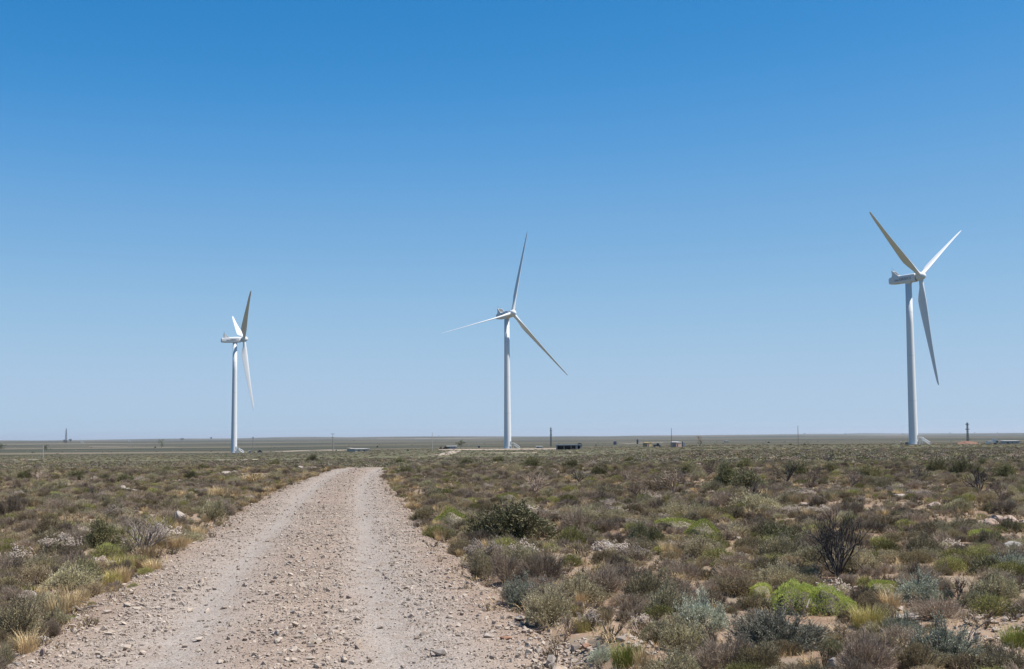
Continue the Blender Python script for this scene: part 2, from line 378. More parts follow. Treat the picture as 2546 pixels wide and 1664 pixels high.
def strip(name, pts, width, mat, lift=.12):
    """a low dirt sheet following the ground along points (x, y)"""
    P = np.array(pts, float); seg = np.r_[0, np.cumsum(np.hypot(*np.diff(P, axis=0).T))]
    n = max(8, int(seg[-1] / max(2.0, width * .5))); s = np.linspace(0, seg[-1], n)
    x = np.interp(s, seg, P[:, 0]); y = np.interp(s, seg, P[:, 1]); tx = np.gradient(x); ty = np.gradient(y); L = np.hypot(tx, ty); nx, ny = -ty / L, tx / L
    w = width * (.5 + .35 * fbm(s / (width * 1.5), s * 0 + len(pts), 3)); w[0] *= .3; w[-1] *= .3
    V = []; F = []
    for k, f in enumerate((-1.15, -.9, 0, .9, 1.15)):
        X = x + nx * w * f; Y = y + ny * w * f; Z = terrain(X, Y) + (lift if abs(f) < 1 else -.25); V.append(np.stack([X, Y, Z], -1))
    V = np.stack(V, 1).reshape(-1, 3)
    for i in range(n - 1):
        for k in range(4): F.append((i * 5 + k, (i + 1) * 5 + k, (i + 1) * 5 + k + 1, i * 5 + k + 1))
    me = bpy.data.meshes.new(name); me.from_pydata(V.tolist(), [], F); me.materials.append(mat)
    return tag(link(name, me), kind='structure')
def gp(px, py): h = hit(px, py); return (h.x, h.y)
# sandy crane pad around the middle turbine
strip('gravel_pad', [(-40, 690), (-20, 692), (0, 692), (24, 696)], 74, M['sand'], .3)
for pts, w in (([(0, 1157), (60, 1156), (130, 1157), (210, 1158)], 1.6), ([(14, 1144), (70, 1143.5), (140, 1143)], 4),
               ([(225, 1111), (330, 1112), (440, 1112)], 14), ([(700, 1123), (760, 1120), (800, 1119), (860, 1120)], 12),
               ([(540, 1144), (590, 1144), (640, 1143)], 2.5), ([(1205, 1126.5), (1270, 1126.5), (1340, 1125)], 4), ([(1395, 1124.5), (1420, 1124)], 5),
               ([(1905, 1123), (1940, 1122)], 3), ([(2100, 1118), (2125, 1119), (2180, 1123)], 4), ([(2270, 1126), (2340, 1126), (2400, 1125), (2480, 1124)], 3),
               ([(2290, 1104), (2330, 1103.5), (2350, 1104)], 9), ([(1545, 1104), (1600, 1102), (1650, 1100)], 10), ([(1030, 1091), (1075, 1090)], 60), ([(1012, 1147), (1028, 1142), (1042, 1139)], 2.2), ([(1085, 1133), (1112, 1128), (1138, 1121)], 4)):
    strip('dirt_track', [gp(*p) for p in pts], w, M['sand'])

# ---------------------------------------------------------------- wind turbines
def loft(rings, closed=True):
    n = len(rings[0]); V = [p for r in rings for p in r]; F = []
    for i in range(len(rings) - 1):
        for k in range(n): F.append((i * n + k, i * n + (k + 1) % n, (i + 1) * n + (k + 1) % n, (i + 1) * n + k))
    F += [tuple(range(n - 1, -1, -1)), tuple((len(rings) - 1) * n + k for k in range(n))]
    return V, F
def blade_mesh(Rb=51.0):
    """along +Z from the root; rotor axis +X (upwind); feathered, leading edge upwind"""
    rings = []
    st = [(1.2, 2.1, 1.0, 0), (2.6, 2.05, 1.0, 0), (5, 2.3, .80, 3), (8, 3.4, .46, 7), (11, 4.1, .32, 9), (14, 4.0, .27, 8), (19, 3.5, .24, 5), (25, 2.9, .22, 3), (31, 2.35, .20, 1.5),
          (37, 1.85, .19, .5), (42, 1.55, .20, 0), (46, 1.25, .22, -1), (48.6, .9, .25, -1), (49.7, .5, .3, -1), (50, .15, .4, -1)]
    for r, ch, th, tw in st:
        ring = []; a = -R(tw * .5); bend = 1.6 * (r / 50) ** 2
        for k in range(16):
            t = 2 * math.pi * k / 16; x = math.cos(t); y = math.sin(t)
            cyl = min(1, max(0, (th - .32) / .6))
            ye = y * th * .5 * ch * (1 if cyl > .9 else (.55 + .45 * x) * (1 - cyl) + cyl)
            xe = (x * .5 - .2 * (1 - cyl)) * ch
            ring.append((xe * math.cos(a) - ye * math.sin(a) + bend, xe * math.sin(a) + ye * math.cos(a), r * Rb / 50))
        rings.append(ring)
    V, F = loft(rings); return MB().add(V, F).mesh('blade', M['white'], True)
BLADE = blade_mesh()
def text_mesh(body, size):
    cu = bpy.data.curves.new('lettering', 'FONT'); cu.body = body; cu.size = size; cu.extrude = .012; cu.align_x = 'CENTER'; cu.align_y = 'CENTER'
    cu.offset = .02
    o = bpy.data.objects.new('lettering', cu); COL.objects.link(o); bpy.context.view_layer.update()
    me = bpy.data.meshes.new_from_object(o.evaluated_get(bpy.context.evaluated_depsgraph_get())); bpy.data.objects.remove(o)
    me.name = 'lettering'; me.materials.clear(); me.materials.append(M['letter']); return me
LET_A = text_mesh('DAL', 1.15); LET_B = text_mesh('GRSECS', 1.75)
def turbine(loc, axis_deg, phi0, label, hub_h, tilt, cone, rb):
    phis = (phi0, phi0 + 120, phi0 + 240)
    t = thing('wind_turbine', label, 'wind turbine', loc, 0, 'wind turbines on the plain')
    top = hub_h - 2.4
    st = [(-.6, 2.15), (0, 2.15)] + [(top * f, 2.13 - .67 * f) for f in (.25, .5, .75, 1.0)]
    rings = [[(r * math.cos(2 * math.pi * k / 48), r * math.sin(2 * math.pi * k / 48), z) for k in range(48)] for z, r in st]
    V, F = loft(rings); tw = MB().add(V, F).build('tower', M['white'], t, True)
    for f in (.27, .55, .82):        # section flanges
        z = top * f; r = 2.13 - .67 * f + .012; rg = [[(r * math.cos(2 * math.pi * k / 48), r * math.sin(2 * math.pi * k / 48), z + dz) for k in range(48)] for dz in (-.06, .06)]
        V, F = loft(rg); MB().add(V, F).build('flange', M['paint'], tw)
    # service door and stair on the right-hand side, platform at the door
    da = R(-35); c, s = math.cos(da), math.sin(da)
    dx, dy = 2.17 * c, 2.17 * s
    d = MB().box((dx, dy, 3.4), (.12, .95, 2.1), da).build('door', M['galv'], t)
    MB().box((dx + .1 * c + .3 * -s * 0, dy + .1 * s, 3.4), (.08, .06, .25), da).build('handle', M['gap'], d)
    stair = MB(); ex, ey = math.cos(R(-20)), math.sin(R(-20))
    stair.box((2.9, -1.3, 2.28), (1.7, 1.4, .08))
    for k in range(11): stair.box((3.9 + k * .3, -1.3, 2.1 - k * .2), (.3, 1.1, .05))
    for yy in (-1.95, -.65):
        stair.tube([(3.7, yy, 2.2), (7.2, yy, .0)], .15, 6)
        stair.tube([(2.1, yy, 3.4), (3.7, yy, 3.4), (7.2, yy, 1.1)], .12, 6); stair.tube([(2.1, yy, 2.85), (3.7, yy, 2.85), (7.2, yy, .55)], .09, 6)
        for k in range(5): stair.tube([(3.7 + k * .87, yy, 2.2 - k * .55), (3.7 + k * .87, yy, 3.4 - k * .57)], .10, 6)
        stair.tube([(3.5, yy, -.2), (3.5, yy, 2.25)], .15, 6); stair.tube([(2.3, yy, -.2), (2.3, yy, 2.25)], .15, 6)
    stair.build('stair', M['stairw'], t)
    MB().tube([(0, 0, -.5), (0, 0, .25)], 3.0, 32).build('foundation', M['concrete'], t)
    # nacelle group: local x = rotor axis (upwind), tilted 5 degrees
    head = Matrix.Translation((0, 0, hub_h)) @ Matrix.Rotation(R(axis_deg - 90), 4, 'Z') @ Matrix.Rotation(R(-2.5), 4, 'Y') @ Matrix.Translation((.8, 0, 0))
    rot = Matrix.Translation((0, 0, hub_h)) @ Matrix.Rotation(R(axis_deg - 90), 4, 'Z') @ Matrix.Rotation(R(-tilt), 4, 'Y') @ Matrix.Translation((.8, 0, 0))
    def put(o, mx=None): o.matrix_local = mx or head; return o
    sec = [(-10.6, .95, 1.1, -.35), (-10.2, 1.55, 1.65, -.2), (-8.0, 1.75, 1.85, -.05), (0, 1.9, 2.0, 0), (3.2, 1.9, 1.95, 0), (3.45, 1.7, 1.75, 0)]
    rings = []
    for x, hw, hh, dz in sec:
        ring = []
        for k in range(28):
            a = 2 * math.pi * k / 28; ca, sa = math.cos(a), math.sin(a); e = .38
            ring.append((x, hw * math.copysign(abs(ca) ** e, ca), hh * math.copysign(abs(sa) ** e, sa) + dz + (.25 if x < -9.9 and sa < 0 else 0)))
        rings.append(ring)
    V, F = loft(rings); nac = put(MB().add(V, F).build('nacelle', M['white'], t, True))
    nm = nac.modifiers.new('edge', 'EDGE_SPLIT'); nm.split_angle = R(40)
    MB().tube([(-.8, 0, -2.6), (-.8, 0, -1.7)], [1.52, 1.75], 36).build('yaw_collar', M['white'], nac)
    # cooler on the rear roof: two raked side plates, frame, dark radiator
    for yy in (-1.62, 1.5):
        MB().prism([(-8.6, 1.5), (-8.3, 3.0), (-8.5, 4.55), (-8.0, 4.6), (-4.6, 1.3), (-4.9, .9)], yy, yy + .12).build('cooler_side_plate', M['white'], nac)
    fr = MB(); sl = lambda f: (-8.05 + 3.0 * f, 4.55 - 2.9 * f)
    for f in (.0, .80, 1.0): x, z = sl(f); fr.box((x, 0, z), (.2, 3.0, .2))
    for yy in (-1.56, 1.56): fr.tube([(sl(0)[0], yy, sl(0)[1]), (sl(1)[0], yy, sl(1)[1])], .13, 6)
    fr.build('cooler_frame', M['white'], nac)
    g = MB(); x0, z0 = sl(.03); x1, z1 = sl(.78); g.add([(x0 - .1, -1.45, z0 - .1), (x0 - .1, 1.45, z0 - .1), (x1 - .1, 1.45, z1 - .1), (x1 - .1, -1.45, z1 - .1), (x0 - .35, -1.45, z0 - .1), (x0 - .35, 1.45, z0 - .1), (x1 - .35, 1.45, z1 - .1), (x1 - .35, -1.45, z1 - .1)],
          [(0, 1, 2, 3), (7, 6, 5, 4), (0, 4, 5, 1), (1, 5, 6, 2), (2, 6, 7, 3), (3, 7, 4, 0)]); g.build('radiator', M['grille'], nac)
    for yy, h in ((-1.3, 1.6), (.4, 1.0)): MB().tube([(-8.2, yy, 4.5), (-8.2, yy, 4.5 + h)], .05, 5).tube([(-8.35, yy, 4.45 + h), (-8.05, yy, 4.45 + h)], .05, 5).build('wind_mast', M['dsteel'], nac)
    for sgn in (-1, 1):
        rt = Matrix.Rotation(R(90), 4, 'X') if sgn < 0 else Matrix.Rotation(R(180), 4, 'Z') @ Matrix.Rotation(R(90), 4, 'X')
        for me, xx, zz in ((LET_A, -5.9, -.38), (LET_B, -1.5, -.1)):
            o = link('lettering', me, nac); o.matrix_local = Matrix.Translation((xx if sgn < 0 else -7.4 - xx, sgn * 1.905, zz)) @ Matrix.Rotation(R(4) * -sgn * 0, 4, 'Y') @ rt
            if xx < -3 and sgn < 0: o.matrix_local = Matrix.Translation((xx, -1.85, zz)) @ rt
    MB().tube([(3.4, 0, 0), (3.75, 0, 0)], 1.55, 32).build('main_bearing', M['gap'], nac)
    # spinner / hub
    prof = [(3.7, 1.72), (4.1, 1.98), (5.5, 2.02), (6.6, 1.85), (7.4, 1.45), (7.95, .9), (8.2, .3)]
    rings = [[(x, r * math.cos(2 * math.pi * k / 36), r * math.sin(2 * math.pi * k / 36)) for k in range(36)] for x, r in prof]
    V, F = loft(rings); hub = put(MB().add(V, F).build('hub', M['white'], t, True), rot)
    for ph in phis:
        b = link('blade', BLADE, t)
        b.matrix_local = rot @ Matrix.Translation((5.5, 0, 0)) @ Matrix.Rotation(R(-ph), 4, 'X') @ Matrix.Rotation(R(cone), 4, 'Y') @ Matrix.Diagonal((1, 1, rb / 51, 1))
        MB().tube([(0, 0, 1.15), (0, 0, 2.2)], 1.12, 28).build('blade_collar', M['white'], b)
    return t
def tpos(px, d):
    p = spot(px, d); return (p.x, p.y, p.z)
turbine(tpos(582, 908.4), 110.9, -53.7, 'white wind turbine standing farthest off, rotor seen edge-on, beside a dark parked car', 79.8, 6.1, -.4, 51.0)
turbine(tpos(1262, 761), 33.4, 14.2, 'white wind turbine on a sandy pad with rotor spread wide', 79.3, 3.7, -.5, 52.1)
turbine(tpos(2271, 612.5), 45.2, -60.9, 'tallest-looking white wind turbine with bold nacelle lettering and white stair at its foot', 79.2, 5.2, .7, 52.5)

# ---------------------------------------------------------------- plants
def unit(v): return v / np.maximum(np.linalg.norm(v, axis=-1, keepdims=True), 1e-9)
def leaves(mb, P, D, L, Wd):
    n = len(P); D = unit(D); s = unit(np.cross(D, unit(rng.normal(size=(n, 3))))); L = np.broadcast_to(np.asarray(L, float), (n,))[:, None]; Wd = np.broadcast_to(np.asarray(Wd, float), (n,))[:, None]
    up = np.cross(D, s)
    V = np.stack([P, P + D * L * .45 + s * Wd * .5 + up * Wd * .12, P + D * L, P + D * L * .45 - s * Wd * .5 + up * Wd * .12], 1).reshape(-1, 3)
    F = (np.arange(n)[:, None] * 4 + np.arange(4)).tolist(); mb.add(V, F, rng.random(n))
def twigs(mb, P0, P1, r0, r1):
    n = len(P0); D = unit(P1 - P0); a = unit(np.cross(D, unit(rng.normal(size=(n, 3))))); b = np.cross(D, a); V = []
    for P, r in ((P0, r0), (P1, r1)):
        r = np.broadcast_to(np.asarray(r, float), (n,))[:, None]
        for k in range(3): V.append(P + (a * math.cos(k * 2.0944) + b * math.sin(k * 2.0944)) * r)
    V = np.stack(V, 1).reshape(-1, 3); o = np.arange(n)[:, None] * 6
    F = np.concatenate([o + np.array(q) for q in ((0, 1, 4, 3), (1, 2, 5, 4), (2, 0, 3, 5))]).tolist()
    rr = rng.random(n); mb.add(V, F, np.concatenate([rr, rr, rr]))
def bush_skeleton(nm, Rw, H, clumps, jit, spread=72, squash=1.0):
    cp = np.radians(np.sqrt(rng.random(clumps)) * spread); ct = rng.random(clumps) * 6.283 + np.arange(clumps) * 2.4
    ci = rng.integers(0, clumps, nm); pol = np.clip(cp[ci] + rng.normal(size=nm) * jit, 0, R(84)); th = ct[ci] + rng.normal(size=nm) * jit / np.maximum(np.sin(pol), .35)
    cl = (.78 + .30 * rng.random(clumps))[ci] * (.82 + .2 * rng.random(nm))
    E = np.stack([Rw * np.sin(pol) * np.cos(th), Rw * np.sin(pol) * np.sin(th), H * np.cos(pol) ** .75], -1) * cl[:, None]
    E[:, 2] = np.maximum(E[:, 2], .04)
    B = np.stack([E[:, 0] * .12, E[:, 1] * .12, np.full(nm, -.03)], -1)
    Mi = B + (E - B) * np.array([.55, .55, .48])
    return B, Mi, E
def fine_bush(nm=64, nt=20, nl=8, Rw=.5, H=.5, ll=.026, lw=.0075, clumps=11, jit=.24, tl=.12, spread=86, bare=.14, rt=.002):
    S = MB(); L = MB(); B, Mi, E = bush_skeleton(nm, Rw, H, clumps, jit, spread)
    twigs(S, B, Mi, .008, .006); twigs(S, Mi, E, .006, .0025)
    ns = max(3, nm // 9); q = rng.integers(0, nm, ns); twigs(S, Mi[q], E[q] * (1.12 + .3 * rng.random((ns, 1))) + rng.normal(size=(ns, 3)) * .03, .003, .0015)
    i = np.repeat(np.arange(nm), nt); t = bare + (1 - bare) * rng.random(len(i)) ** .8
    P = np.where((t < .5)[:, None], B[i] + (Mi[i] - B[i]) * (t * 2)[:, None], Mi[i] + (E[i] - Mi[i]) * (t * 2 - 1)[:, None])
    out = unit(E[i] * np.array([1, 1, .6]) + np.array([0, 0, .25]))
    D = unit(out + rng.normal(size=(len(i), 3)) * .45 + np.array([0, 0, .25])); ln = tl * (.5 + .8 * rng.random(len(i)))
    Q = P + D * ln[:, None]; Q[:, 2] = np.maximum(Q[:, 2], .01); twigs(S, P, Q, rt, rt * .6)
    if nl:
        j = np.repeat(np.arange(len(i)), nl); f = .15 + .95 * rng.random(len(j)); PP = P[j] + (Q[j] - P[j]) * f[:, None]
        leaves(L, PP, unit(D[j] + rng.normal(size=(len(j), 3)) * .55), ll * (.6 + .7 * rng.random(len(j))), lw)
    return S, L, Q, D
def shell(mb, n, Rw, H, ll, lw, lumps=16, amp=.25, k=.86):
    lc = unit(np.stack([rng.normal(size=lumps), rng.normal(size=lumps), np.abs(rng.normal(size=lumps)) * .8], -1)); la = amp * (.4 + rng.random(lumps))
    u = unit(np.stack([rng.normal(size=n), rng.normal(size=n), np.abs(rng.normal(size=n))], -1)); r = (.74 + (la * np.exp(-((1 - u @ lc.T) / .09))).max(1))[:, None] * (.82 + .2 * rng.random((n, 1)))
    leaves(mb, u * r * np.array([Rw, Rw, H]) * k, u + rng.normal(size=(n, 3)) * .5 + np.array([0, 0, .25]), ll * (.6 + .8 * rng.random(n)), lw)
def octs(mb, P, r):
    n = len(P); r = np.broadcast_to(np.asarray(r, float), (n,))[:, None, None]
    o = np.array([(1, 0, 0), (-1, 0, 0), (0, 1, 0), (0, -1, 0), (0, 0, .8), (0, 0, -.8)], float)
    V = (P[:, None, :] + o * r * (.8 + .4 * rng.random((n, 6, 1)))).reshape(-1, 3)
    q = np.array([(0, 2, 4), (2, 1, 4), (1, 3, 4), (3, 0, 4), (2, 0, 5), (1, 2, 5), (3, 1, 5), (0, 3, 5)])
    F = (np.arange(n)[:, None, None] * 6 + q).reshape(-1, 3).tolist(); mb.add(V, F, np.repeat(rng.random(n), 8))
def cushion(n=7000, Rw=.5, H=.38, ll=.022, lw=.010, lumps=14, amp=.22):
    S = MB(); L = MB(); lc = unit(np.stack([rng.normal(size=lumps), rng.normal(size=lumps), np.abs(rng.normal(size=lumps)) * .8], -1)); la = amp * (.4 + rng.random(lumps))
    def rad(u): return .80 + (la * np.exp(-((1 - u @ lc.T) / .10))).max(1)
    u = unit(np.stack([rng.normal(size=n), rng.normal(size=n), np.abs(rng.normal(size=n))], -1)); r = rad(u)[:, None] * (.93 + .08 * rng.random((n, 1)))
    P = u * r * np.array([Rw, Rw, H]); leaves(L, P, u + rng.normal(size=(n, 3)) * .55, ll * (.6 + .8 * rng.random(n)), lw)
    na, nb = 22, 8; a, e = np.meshgrid(np.arange(na) / na * 6.283, np.linspace(0, 1.5, nb)); uu = np.stack([np.cos(a) * np.cos(e), np.sin(a) * np.cos(e), np.sin(e)], -1).reshape(-1, 3)
    V = uu * (rad(uu)[:, None] * .78) * np.array([Rw, Rw, H]); V[:na, 2] = -.04
    F = [(i * na + k, i * na + (k + 1) % na, (i + 1) * na + (k + 1) % na, (i + 1) * na + k) for i in range(nb - 1) for k in range(na)] + [tuple((nb - 1) * na + k for k in range(na))]
    S.add(V, F); return S, L
def tuft(n=320, Rw=.12, H=.42, w=.006, lean=.55):
    L = MB(); a = rng.random(n) * 6.283; rb = Rw * np.sqrt(rng.random(n)); B = np.stack([rb * np.cos(a), rb * np.sin(a), np.full(n, -.02)], -1)
    a2 = a + rng.normal(size=n) * .5; ln = lean * (rng.random(n) * .9 + .1); h = H * (.45 + .6 * rng.random(n)); o = np.stack([np.cos(a2), np.sin(a2), 0 * a], -1)
    m1 = B + o * (ln * h * .35)[:, None] + np.array([0, 0, .55]) * h[:, None]; E = B + o * (ln * h)[:, None] + np.array([0, 0, 1.0]) * (h * (1 - .3 * ln))[:, None]
    s = np.stack([-np.sin(a2), np.cos(a2), 0 * a], -1) * w * .5
    V = np.stack([B - s, B + s, m1 + s * .8, m1 - s * .8, E], 1).reshape(-1, 3); k = np.arange(n)[:, None] * 5
    rr = rng.random(n); L.add(V, (k + np.array([0, 1, 2, 3])).tolist() + (k + np.array([3, 2, 4])).tolist(), np.concatenate([rr, rr])); return L
def branching(mb, p, d, ln, r, depth, kids=3, ang=.5, up=.15, sides=5, shrink=.68, tips=None):
    d = Vector(d).normalized(); p = Vector(p); n = 3; pts = [p]; dd = d.copy()
    for i in range(n):
        dd = (dd + Vector(rng.normal(size=3) * .2) + Vector((0, 0, up * .4))).normalized(); pts.append(pts[-1] + dd * ln / n)
    mb.tube(pts, [r * (1 - .40 * i / n) for i in range(n + 1)], sides, True, 0, float(rng.random()))
    if depth == 0:
        if tips is not None: tips.append((pts[-1], dd))
        return
    for k in range(kids):
        f = .45 + .55 * (k + rng.random() * .6) / kids; i = min(n - 1, int(f * n)); q = pts[i].lerp(pts[i + 1], f * n - i) if f < 1 else pts[-1]
        nd = (dd + Vector(rng.normal(size=3) * ang) + Vector((0, 0, up))).normalized()
        branching(mb, q, nd, ln * shrink * (.75 + .5 * rng.random()), r * .56, depth - 1, kids, ang, up, max(3, sides - 1), shrink, tips)
def bare_shrub(stems=9, H=.95, spread=.9, depth=3, r=.02, kids=3, bias=(0, 0)):
    S = MB(); tips = []
    S.tube([(0, 0, -.06), (0, 0, .1)], [r * 2.2, r * 1.9], 7)
    for k in range(stems):
        a = 6.283 * (k + rng.random() * .7) / stems; sp = spread * (.25 + .85 * rng.random())
        branching(S, (r * math.cos(a) * 1.2, r * math.sin(a) * 1.2, .05), (sp * math.cos(a) + bias[0], sp * math.sin(a) + bias[1], 1), H * .42, r * (.7 + .5 * rng.random()), depth, kids, .38, .12, 5, .70, tips)
    return S, tips

# each kind: list of variants, each a dict part -> (MB, material)
def v_sage(mat='sage', **k):
    S, L, Q, D = fine_bush(**k); shell(L, 3200, .5, k.get('H', .5), .040, .010); return {'stems': (S, M['stem']), 'foliage': (L, M[mat])}
def v_twig(**k):
    S, L, Q, D = fine_bush(nm=70, nt=26, nl=3, ll=.018, lw=.005, tl=.14, rt=.0026, jit=.22, **k); shell(S, 2200, .5, k.get('H', .5), .07, .005, 14, .25, .9); return {'twigs': (S, M['twig']), 'foliage': (L, M['sage'])}
def v_flower(dens=1.0, **k):
    S, L, Q, D = fine_bush(nm=60, nt=14, nl=3, ll=.022, lw=.006, tl=.15, **k); shell(L, 2200, .5, k.get('H', .5), .035, .009); Fm = MB()
    sel = (Q[:, 2] > .45 * Q[:, 2].max()) & (rng.random(len(Q)) < .55 * dens); P = np.repeat(Q[sel], 4, 0); octs(Fm, P + rng.normal(size=P.shape) * .011, .010 + .007 * rng.random(len(P)))
    return {'stems': (S, M['twig']), 'foliage': (L, M['sage']), 'flowers': (Fm, M['flower'])}
def v_olive(mat='olive', **k):
    S, L, Q, D = fine_bush(nm=80, nt=15, nl=9, ll=.024, lw=.008, tl=.10, clumps=8, jit=.35, spread=88, **k); shell(L, 3600, .5, k.get('H', .5), .034, .010, 12, .3, .95); return {'stems': (S, M['stem']), 'foliage': (L, M[mat])}
def v_cushion(mat='cushion', **k):
    S, L = cushion(**k); return {'cushion_core': (S, M['stem']), 'foliage': (L, M[mat])}
def v_lime():
    S = MB(); L = MB()
    for (x, y, k, z) in ((-.24, .0, .62, 1.0), (.14, -.05, .60, .82), (.36, .02, .42, .55), (-.02, .2, .5, .9), (-.42, .05, .34, .6)):
        a, b = cushion(n=6500, lumps=22, amp=.34, ll=.026, lw=.011)
        for m_, o_ in ((S, a), (L, b)):
            V = np.vstack(o_.V) * np.array([k, k, z * .85]) + np.array([x, y, 0]); m_.add(V, o_.F, np.concatenate(o_.rnd))
    return {'cushion_core': (S, M['stem']), 'foliage': (L, M['cushion'])}
def v_leafy(mat='leafy', H=.62, **k):
    S, L, Q, D = fine_bush(nm=52, nt=16, nl=8, ll=.034, lw=.019, H=H, clumps=11, jit=.2, tl=.14, **k); shell(L, 2600, .5, H, .042, .020, 18, .35); return {'stems': (S, M['stem']), 'foliage': (L, M[mat])}
def v_grass(mat='grass', **k): return {'blades': (tuft(**k), M[mat])}
def v_bare(mat='burnt', **k):
    S, tips = bare_shrub(**k); return {'branches': (S, M[mat])}
PROTO = {
 'sage': [v_sage(), v_sage(H=.42, clumps=6), v_sage(H=.55, clumps=12), v_sage(mat='silver', clumps=10)],
 'blue': [v_sage(mat='blue', nm=110, nt=24, nl=8, clumps=18, jit=.3, ll=.026, lw=.006)],
 'silver': [v_sage(mat='silver', clumps=8, nl=10, lw=.008)],
 'twig': [v_twig(), v_twig(H=.42, clumps=6), v_twig(H=.36, clumps=14)],
 'flower': [v_flower(), v_flower(H=.42), v_flower(H=.36, clumps=6, dens=1.7)],
 'olive': [v_olive(H=.4), v_olive(H=.34), v_olive(H=.46), v_olive('yellow', H=.36)],
 'cushion': [v_cushion(), v_cushion(H=.3, lumps=20), v_cushion(H=.26, amp=.3), v_lime()],
 'leafy': [v_leafy(), v_leafy(H=.5), v_leafy('thicket', H=.6)],
 'grass': [v_grass(), v_grass(H=.34, Rw=.16), v_grass(H=.5, Rw=.1, n=220)],
 'green_grass': [v_grass('green_grass', n=600, Rw=.2, H=.36)],
 'gold_grass': [v_grass('gold_grass', n=700, Rw=.24, H=.34, lean=.7)],
 'burnt': [v_bare(stems=15, depth=3, H=1.0, r=.017, kids=3, spread=.95, bias=(-.2, 0))],
 'bare': [v_bare('twig', stems=8, depth=3, H=.8), v_bare('burnt', stems=6, depth=3, H=.9, spread=.6)],
 'pale': [v_bare('pale', stems=12, depth=3, H=.9, spread=1.35, r=.018, kids=3)],
}
SIZE = {}; PARTS = {}; WHOLE = {}
for k, vs in PROTO.items():
    PARTS[k] = []; WHOLE[k] = []; SIZE[k] = []
    for v in vs:
        allv = np.vstack([np.vstack(mb.V) for mb, m in v.values() if mb.n]); ex = np.percentile(np.abs(allv[:, :2]).max(1), 97) * 2; SIZE[k].append((ex, np.percentile(allv[:, 2], 99)))
        PARTS[k].append([(pn, mb.mesh(pn, m)) for pn, (mb, m) in v.items() if mb.n])
        w = MB()
        for i, (mb, m) in enumerate(v.values()): w.merge(mb, i)
        WHOLE[k].append(w.mesh(k + '_plant', [m for mb, m in v.values()]))
NAME = {'sage': 'sage_bush', 'blue': 'blue_grey_bush', 'silver': 'silver_bush', 'twig': 'twiggy_bush', 'flower': 'flowering_bush', 'olive': 'olive_bush', 'cushion': 'cushion_shrub', 'leafy': 'leafy_shrub',
        'grass': 'grass_tuft', 'green_grass': 'grass_tuft', 'gold_grass': 'grass_tuft', 'burnt': 'burnt_shrub', 'bare': 'bare_shrub', 'pale': 'dead_shrub'}
CAT = {'grass': 'grass', 'green_grass': 'grass', 'gold_grass': 'grass'}
taken = []          # (x, y, radius) of plants and rocks set by hand
def gz(x, y):
    return float(terrain(x, y)) - .01
def hero(kind, px, py, w, h, label, var=0, rz=None, depth=1.0, fit=True):
    """one plant standing at the ground point seen at px, py; w, h its size in photograph pixels"""
    p = hit(px, py); s = p.y / F_PX; sx, sz = SIZE[kind][var]; W_ = w * s; H_ = h * s * .97
    o = thing(NAME[kind], label, CAT.get(kind, 'shrub'), (p.x, p.y + W_ * .12, gz(p.x, p.y + W_ * .12)), rng.random() * 6.28 if rz is None else rz, None, (W_ / sx, W_ / sx * depth, H_ / sz))
    for pn, me in PARTS[kind][var]:
        c = link(pn, me, o)
        if pn == 'flowers': c['kind'] = 'stuff'
    taken.append((p.x, p.y + W_ * .12, W_ * .42)); heroes.append((p.x, p.y, label)); return o

heroes = []
H = hero
# ---- right of the road, near
H('leafy', 1295, 1350, 215, 96, 'large dark olive-green leafy shrub, the widest thicket beside the road', 2)
H('leafy', 1228, 1352, 130, 80, 'dark leafy shrub pressed against the road-side end of the wide thicket', 1)
H('twig', 1438, 1328, 85, 62, 'purple-grey dry twiggy bush behind the yellow-green flowering shrub', 0)
H('olive', 1424, 1364, 72, 54, 'yellow-green rounded shrub with bare stems beside the wide dark thicket', 3)
H('flower', 1182, 1405, 70, 58, 'cream-flowered bush leaning over the road edge below the dark thicket', 2)
H('flower', 1245, 1402, 75, 55, 'cream-flowered bush in the middle of the pale row below the thicket', 0)
H('flower', 1308, 1398, 78, 52, 'bushy cream-flowered shrub ending the pale row below the thicket', 1)
H('sage', 1205, 1435, 70, 62, 'grey sage bush on the road verge under the cream-flowered row', 1)
H('twig', 1262, 1450, 95, 80, 'tall brown twiggy bush with thin upright stems on the road verge', 1)
H('twig', 1345, 1452, 110, 80, 'spreading grey twiggy bush with bare black stems behind the verge', 2)
H('flower', 1268, 1488, 50, 48, 'small bush with white round flower heads at the road verge', 0)
H('silver', 1305, 1508, 95, 78, 'silvery green bush by the road with dark shade beneath', 0)
H('sage', 1362, 1550, 130, 92, 'dense grey-green bush casting a shadow onto the sandy verge', 2)
H('flower', 1352, 1500, 80, 60, 'brown bush dotted with cream flower heads behind the silvery bush', 1)
H('sage', 1440, 1500, 130, 75, 'broad dull sage bush behind the white-topped dead stump', 0)
H('twig', 1500, 1478, 110, 70, 'dark tangled twiggy bush next to the sage thicket', 0)
H('pale', 1413, 1574, 40, 58, 'pale dead stump-like bush with upright sticks beside yellow-green tuft', 0)
H('gold_grass', 1445, 1572, 55, 46, 'yellow-green grass clump beside the pale dead stump', 0)
H('flower', 1470, 1568, 62, 50, 'cream flower bush behind the loose stones of the verge', 2)
H('green_grass', 1560, 1655, 92, 66, 'vivid green grass clump at the stony verge', 0)
H('grass', 1602, 1664, 66, 66, 'straw-coloured grass clump leaning on the vivid green one', 1)
H('silver', 1490, 1650, 60, 46, 'low silver-blue bush touching the vivid green grass', 0)
H('flower', 1598, 1562, 52, 34, 'small cream-coloured flower cushion at the foot of the sage thicket', 2)
H('sage', 1660, 1535, 120, 86, 'pale sage bush with dark upright stalks in the sage thicket', 0)
H('silver', 1748, 1568, 125, 92, 'rounded silvery sage bush beside the bare sandy gap', 0)
